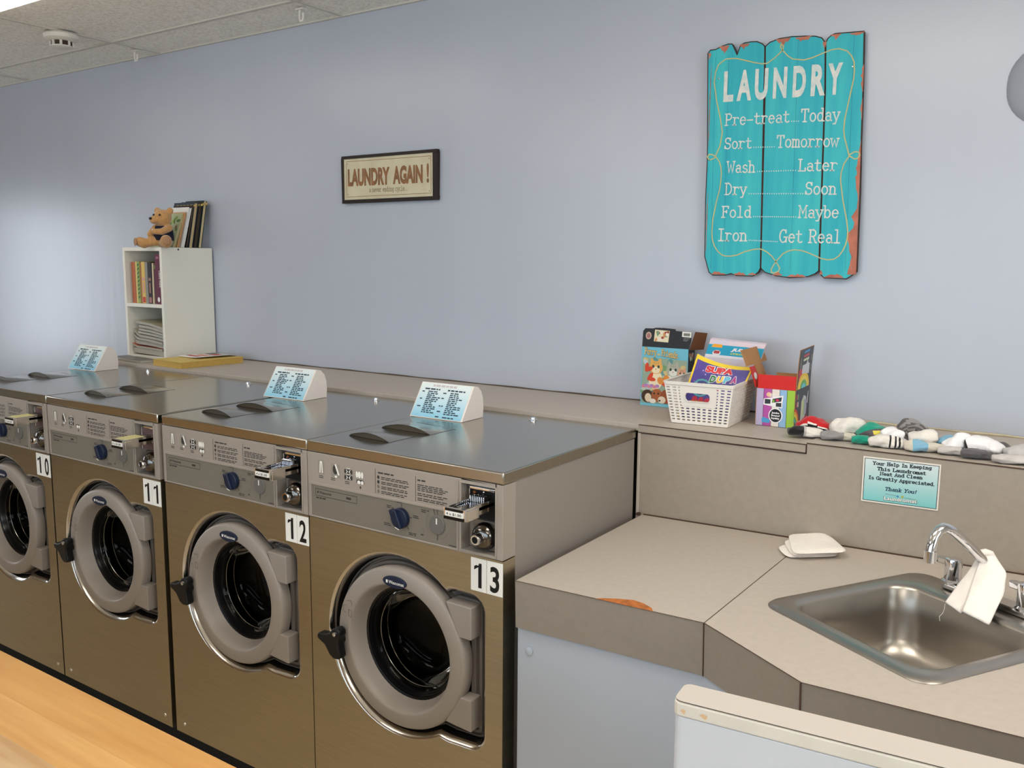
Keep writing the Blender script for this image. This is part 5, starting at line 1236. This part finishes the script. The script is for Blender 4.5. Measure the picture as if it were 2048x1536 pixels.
# left flap folded out towards the basket, with its tuck tab
g = G(); LFp = lambda a, v: (-w/2-.0012-.020*(v/.12)-.022*(v/.12)**2, -d/2+.004+a, h+.0006+v)
g.sheet([[LFp(.045+.075*i/4-.004*j, .066*j/6) for i in range(5)] for j in range(7)], card)
g.sheet([[LFp(-.050+.205*i/4+.0*j, .0662+.046*(j/3)) for i in range(5)] for j in range(4)], card)
lf = finish('side_flap', g, t, solid=.0016)
g = G(); redm = MATS['red_flap_print']
g.sheet([[LFp(-.012+.056*i/2-.012*j/3, .002+.060*j/3) for i in range(3)] for j in range(4)], redm); tb = finish('tuck_tab', g, lf, solid=.0012)
g = G(); Q = lambda u, v: (Vector(LFp(.010+u, .034+v))+Vector((.0012, -.0035, 0)))
g.face([tuple(Q(u, v)) for u, v in ell(0, 0, .014, .0105, 14)], outl); finish('round_sticker', g, tb, weld=False)

# ================================================================== cloths
cloth = mat('white_cotton_cloth', (246, 238, 230), .95, bump=.35, bscale=500, sheen=.3, var=.02, vscale=40)
t = at('folded_cloth', .55, .61, -.248, 'white cotton cloth folded flat on the counter left of the sink', 'cloth')
def lerp(a, b, f): return tuple(a[k]+(b[k]-a[k])*f for k in range(len(a)))
def slabq(g, Q, z0, z1, seed, n=12):
    """soft folded layer over the quad Q (four x,y corners)"""
    r = random.Random(seed); ph = [r.uniform(0, 6) for _ in range(4)]
    def P(u, v, top):
        uu = .5+(u-.5)*(1-.10*(2*v-1)**6); vv = .5+(v-.5)*(1-.10*(2*u-1)**6)
        p = lerp(lerp(Q[0], Q[1], uu), lerp(Q[3], Q[2], uu), vv)
        e = min(u, 1-u, v, 1-v); rd = min(1, e/.10); k = math.sqrt(max(0, 1-(1-rd)**2))
        zm = (z0+z1)/2; w = .0012*math.sin(7*u+ph[0])*math.sin(6*v+ph[1])
        return (p[0]+.002*math.sin(5*v+ph[2]), p[1]+.002*math.sin(6*u+ph[3]), ((zm+(z1-zm)*k+w*k) if top else (zm-(zm-z0)*k))+.0216*(p[0]-.55))
    A = [[P(i/n, j/n, True) for i in range(n+1)] for j in range(n+1)]; B_ = [[P(i/n, j/n, False) for i in range(n+1)] for j in range(n+1)]
    g.sheet(A, cloth); g.sheet(B_, cloth)
g = G(); zc = -.2472
slabq(g, [(.520, .503), (.468, .583), (.545, .690), (.630, .590)], zc, zc+.009, 1); slabq(g, [(.530, .498), (.470, .622), (.548, .705), (.636, .588)], zc+.009, zc+.016, 2); slabq(g, [(.536, .492), (.470, .652), (.553, .718), (.648, .583)], zc+.016, zc+.024, 3)
fin('cloth', g, t, smooth=80)

t = at('hanging_cloth', .955, .40, -.24, 'white cotton cloth draped over the faucet spout', 'cloth')
def drape(L, R_, n=10, seed=0, bulge=.0):
    """sheet between two edge polylines"""
    r = random.Random(seed); ph = r.uniform(0, 6)
    def along(P, f):
        x = f*(len(P)-1); i = min(int(x), len(P)-2); return lerp(P[i], P[i+1], x-i)
    rows = []
    for j in range(n*2+1):
        a, b_ = along(L, j/(n*2)), along(R_, j/(n*2)); row = []
        for i in range(n+1):
            p = lerp(a, b_, i/n); k = math.sin(PI*i/n)*bulge+.0015*math.sin(9*i/n+5*j/n+ph)
            row.append((p[0]+.3*k, p[1]-.8*k, p[2]+.3*k))
        rows.append(row)
    return rows
topL, topR = (.9395, .452, -.150), (.951, .418, -.126)
g = G()
g.sheet(drape([(.952, .435, -.131), (.946, .400, -.168), (.941, .360, -.198), (.9365, .322, -.226)], [(.972, .462, -.133), (1.004, .425, -.158), (1.006, .385, -.190), (.9885, .315, -.2415)], 10, 1, .006), cloth)
fin('front_fold', g, t, smooth=80, solid=.009, subsurf=1)
g = G()
g.sheet(drape([(.947, .440, -.138), (.930, .410, -.172), (.913, .378, -.200), (.8995, .348, -.222)], [(.958, .452, -.132), (.956, .405, -.172), (.948, .360, -.205), (.935, .332, -.236)], 8, 2, .004), cloth)
fin('back_fold', g, t, smooth=80, solid=.007, subsurf=1)
g = G(); g.tube([(.945, .431, -.138), (.952, .434, -.127), (.960, .440, -.1255), (.969, .449, -.130), (.973, .458, -.137)], [.006, .008, .0085, .008, .006], cloth, 10); fin('top_fold', g, t, smooth=80)
g = G(); g.tube([(.901, .347, -.224), (.9005, .345, -.236), (.898, .343, -.245), (.8925, .341, -.253), (.8945, .340, -.262)], .0006, cloth, 5); fin('loose_thread', g, t)

# ================================================================== socks along the ledge
def knit(name, c): return mat('sock_'+name, c, .95, bump=.3, bscale=600, sheen=.3, var=.04, vscale=60)
KW, KG, KLG, KDG, KB, KR, KT, KY, KLB, KC, KWH = knit('off_white', (226, 220, 212)), knit('grey', (142, 138, 138)), knit('light_grey', (196, 190, 186)), knit('dark_grey', (92, 88, 90)), knit('black', (24, 22, 24)), knit('red', (190, 26, 30)), knit('teal', (24, 150, 124)), knit('yellow', (226, 210, 90)), knit('sky_blue', (126, 176, 202)), knit('cream', (208, 200, 184)), knit('white', (240, 238, 240))
LS = LZ+.0075
def puff(g, spine, zone, seed=0, nj=28, sub=9):
    """soft flattened tube: spine of (x, y, z of the centre, half width, half height)"""
    r = random.Random(seed); ph = [r.uniform(0, 6.28) for _ in range(3)]
    P = []
    for i in range(len(spine)-1):
        p0 = spine[max(i-1, 0)]; p1 = spine[i]; p2 = spine[i+1]; p3 = spine[min(i+2, len(spine)-1)]
        for k in range(sub):
            f = k/sub; P.append(tuple(.5*((2*p1[q])+(-p0[q]+p2[q])*f+(2*p0[q]-5*p1[q]+4*p2[q]-p3[q])*f*f+(-p0[q]+3*p1[q]-3*p2[q]+p3[q])*f**3) for q in range(5)))
    P.append(spine[-1]); N = len(P); loops = []
    for i, p in enumerate(P):
        a, b_ = P[max(i-1, 0)], P[min(i+1, N-1)]; d = Vector((b_[0]-a[0], b_[1]-a[1], b_[2]-a[2]))
        d = d.normalized() if d.length > 1e-7 else Vector((1, 0, 0)); sd = Vector((-d.y, d.x, 0)); sd = sd.normalized() if sd.length > .05 else Vector((0, 1, 0)); upv = d.cross(sd)*-1
        if upv.z < 0: upv = -upv
        e = min(i, N-1-i)/(N-1); taper = max(0.02, 1-(1-min(1, e/.13))**3)**.5; lp = []
        for j in range(nj):
            t_ = 2*PI*j/nj; w = 1+.13*math.sin(2*t_+ph[0]+i*.2)+.08*math.sin(3*t_+ph[1]+i*.45)+.04*math.sin(7*t_+ph[2]-i*.35)
            q = Vector(p[:3])+sd*(p[3]*taper*math.cos(t_)*w)+upv*(p[4]*taper*math.sin(t_)*w)
            q.z = max(q.z, LS+.0006*(j % 2)+(.0 if True else 0)); lp.append(q)
        loops.append(lp)
    L = [[g.bm.verts.new(p) for p in lp] for lp in loops]
    for i in range(N-1):
        for j in range(nj):
            m_ = zone(i/(N-1), (2*PI*(j+.5)/nj)); jj = (j+1) % nj
            g.bm.faces.new((L[i][j], L[i][jj], L[i+1][jj], L[i+1][j])).material_index = g.mi(m_)
    g.bm.faces.new(list(reversed(L[0]))).material_index = g.mi(zone(0, 0)); g.bm.faces.new(L[-1]).material_index = g.mi(zone(1, 0))
def sock(x, y, label, foot, fz, cuff, cz, seed, extra=None):
    t = at('sock', x, y, LS, label, 'sock', 'small socks in a row on the ledge')
    g = G(); puff(g, foot, fz, seed); fin('foot', g, t, smooth=80, crumple=.007, weld=False, norm=True)
    if cuff: g = G(); puff(g, [(q[0], q[1]-.014, q[2]+.002, q[3]*1.08, q[4]*1.12) for q in cuff], cz, seed+50); fin('cuff', g, t, smooth=80, crumple=.007, weld=False, norm=True)
    if extra:
        g = G(); puff(g, extra[0], extra[1], seed+90); fin('opening', g, t, smooth=80, crumple=.007, weld=False, norm=True)
Z = LS
def bands(*L):
    def f(u, a):
        for lim, m_ in L:
            if u <= lim: return m_
        return L[-1][1]
    return f
def tier(*L):          # by height round the section
    def f(u, a):
        s_ = math.sin(a)+.12*math.sin(9*u)
        for lim, m_ in L:
            if s_ <= lim: return m_
        return L[-1][1]
    return f
sock(.470, .80, 'sock with a black toe and red and black striped cuff, nearest the striped box', [(.424, .764, Z+.010, .014, .010), (.450, .772, Z+.013, .021, .014), (.478, .782, Z+.012, .020, .012), (.515, .792, Z+.009, .016, .009)], bands((.50, KB), (.58, KLG), (1, KW)),
     [(.436, .822, Z+.012, .016, .012), (.462, .830, Z+.019, .024, .021), (.492, .832, Z+.018, .026, .019), (.524, .834, Z+.013, .020, .014)], tier((-.1, KG), (.30, KB), (.48, KW), (2, KR)), 1)
sock(.575, .81, 'white ankle sock with a grey toe, second in the row', [(.512, .768, Z+.009, .016, .010), (.540, .775, Z+.011, .021, .012), (.572, .786, Z+.010, .020, .010), (.600, .796, Z+.007, .015, .007)], bands((.60, KG), (1, KC)),
     [(.530, .815, Z+.014, .018, .015), (.556, .828, Z+.024, .027, .026), (.590, .840, Z+.030, .022, .020), (.622, .850, Z+.012, .018, .010), (.656, .858, Z+.007, .014, .006)], bands((.8, KW), (1, KLG)), 2)
sock(.635, .81, 'teal and grey sock with a yellow mark, third in the row', [(.597, .757, Z+.009, .014, .009), (.615, .762, Z+.011, .018, .011), (.640, .772, Z+.009, .017, .009)], bands((.85, KT), (1, KDG)),
     [(.602, .812, Z+.010, .018, .010), (.628, .826, Z+.019, .025, .020), (.655, .836, Z+.020, .026, .020), (.684, .842, Z+.012, .018, .012)], lambda u, a: KT if math.sin(a) > .62 else (KY if (.40 < u < .60 and .0 < math.sin(a) < .4 and math.cos(a) < .0) else (KT if math.sin(a) < -.3 else KDG)), 3)
sock(.700, .79, 'white sock with three black stripes, in the middle of the row', [(.642, .742, Z+.010, .015, .010), (.668, .748, Z+.015, .021, .016), (.702, .758, Z+.014, .021, .014), (.738, .772, Z+.009, .016, .009)], lambda u, a: KB if u > .54 and int((u-.54)/.045) % 2 == 0 and u < .78 else (KW if u < .8 else KLG),
     [(.668, .800, Z+.014, .016, .014), (.690, .808, Z+.022, .022, .020), (.716, .818, Z+.016, .018, .014)], bands((1, KWH)), 4)
sock(.735, .90, 'grey striped sock lying behind the one with three black stripes', [(.690, .890, Z+.016, .020, .016), (.708, .898, Z+.026, .026, .026), (.732, .905, Z+.026, .024, .024), (.757, .908, Z+.014, .016, .014)], lambda u, a: KG if int(math.sin(a)*5+5+.6*math.sin(8*u)) % 2 else KDG, [(.748, .885, Z+.010, .014, .009), (.780, .890, Z+.008, .013, .007), (.805, .888, Z+.006, .010, .005)], bands((1, KG)), 5)
sock(.775, .78, 'white sock with a pale blue band across its sole, right of the three stripes', [(.728, .748, Z+.010, .015, .010), (.752, .750, Z+.014, .022, .014), (.782, .762, Z+.012, .021, .012), (.820, .780, Z+.008, .014, .008)], bands((.26, KC), (.62, KLB), (1, KC)),
     [(.735, .800, Z+.016, .018, .014), (.762, .808, Z+.024, .024, .020), (.792, .826, Z+.026, .018, .018)], bands((1, KW)), 6, ([(.790, .822, Z+.010, .016, .010), (.815, .836, Z+.016, .022, .014), (.845, .850, Z+.014, .015, .010)], tier((.2, KDG), (2, KLB))))
sock(.840, .79, 'small plain white sock with a light grey sole, third from the right end', [(.806, .752, Z+.008, .014, .008), (.832, .756, Z+.010, .019, .010), (.860, .766, Z+.009, .016, .009)], bands((1, KLG)),
     [(.818, .790, Z+.008, .016, .009), (.840, .802, Z+.020, .021, .018), (.862, .815, Z+.026, .015, .018), (.880, .800, Z+.008, .016, .007)], bands((1, KWH)), 7)
sock(.900, .79, 'white sock with a dark grey toe, second from the right end', [(.860, .738, Z+.009, .015, .009), (.885, .742, Z+.012, .021, .012), (.912, .750, Z+.010, .019, .010), (.932, .758, Z+.006, .012, .006)], bands((.85, KDG), (1, KB)),
     [(.862, .800, Z+.014, .018, .013), (.888, .806, Z+.021, .026, .019), (.918, .818, Z+.020, .024, .016), (.945, .800, Z+.010, .020, .009)], bands((.1, KB), (1, KWH)), 8, ([(.915, .835, Z+.016, .012, .010), (.940, .842, Z+.018, .014, .010), (.958, .828, Z+.010, .010, .010), (.952, .806, Z+.006, .009, .006)], bands((1, KDG))))
sock(.985, .78, 'light grey sock at the right end of the row, cut off by the edge', [(.930, .725, Z+.008, .013, .008), (.960, .728, Z+.010, .019, .010), (1.000, .742, Z+.009, .017, .009), (1.06, .765, Z+.008, .015, .008)], bands((1, KLG)),
     [(.952, .785, Z+.012, .018, .012), (.985, .795, Z+.017, .028, .016), (1.03, .805, Z+.018, .030, .016), (1.08, .815, Z+.012, .024, .012)], bands((1, knit('pale_grey', (186, 182, 180)))), 9)

for o in bpy.data.objects:
    if o.name == 'teddy_bear': o.rotation_euler = (0, 0, math.radians(24)); o.scale = (1.07, 1.07, 1.07)
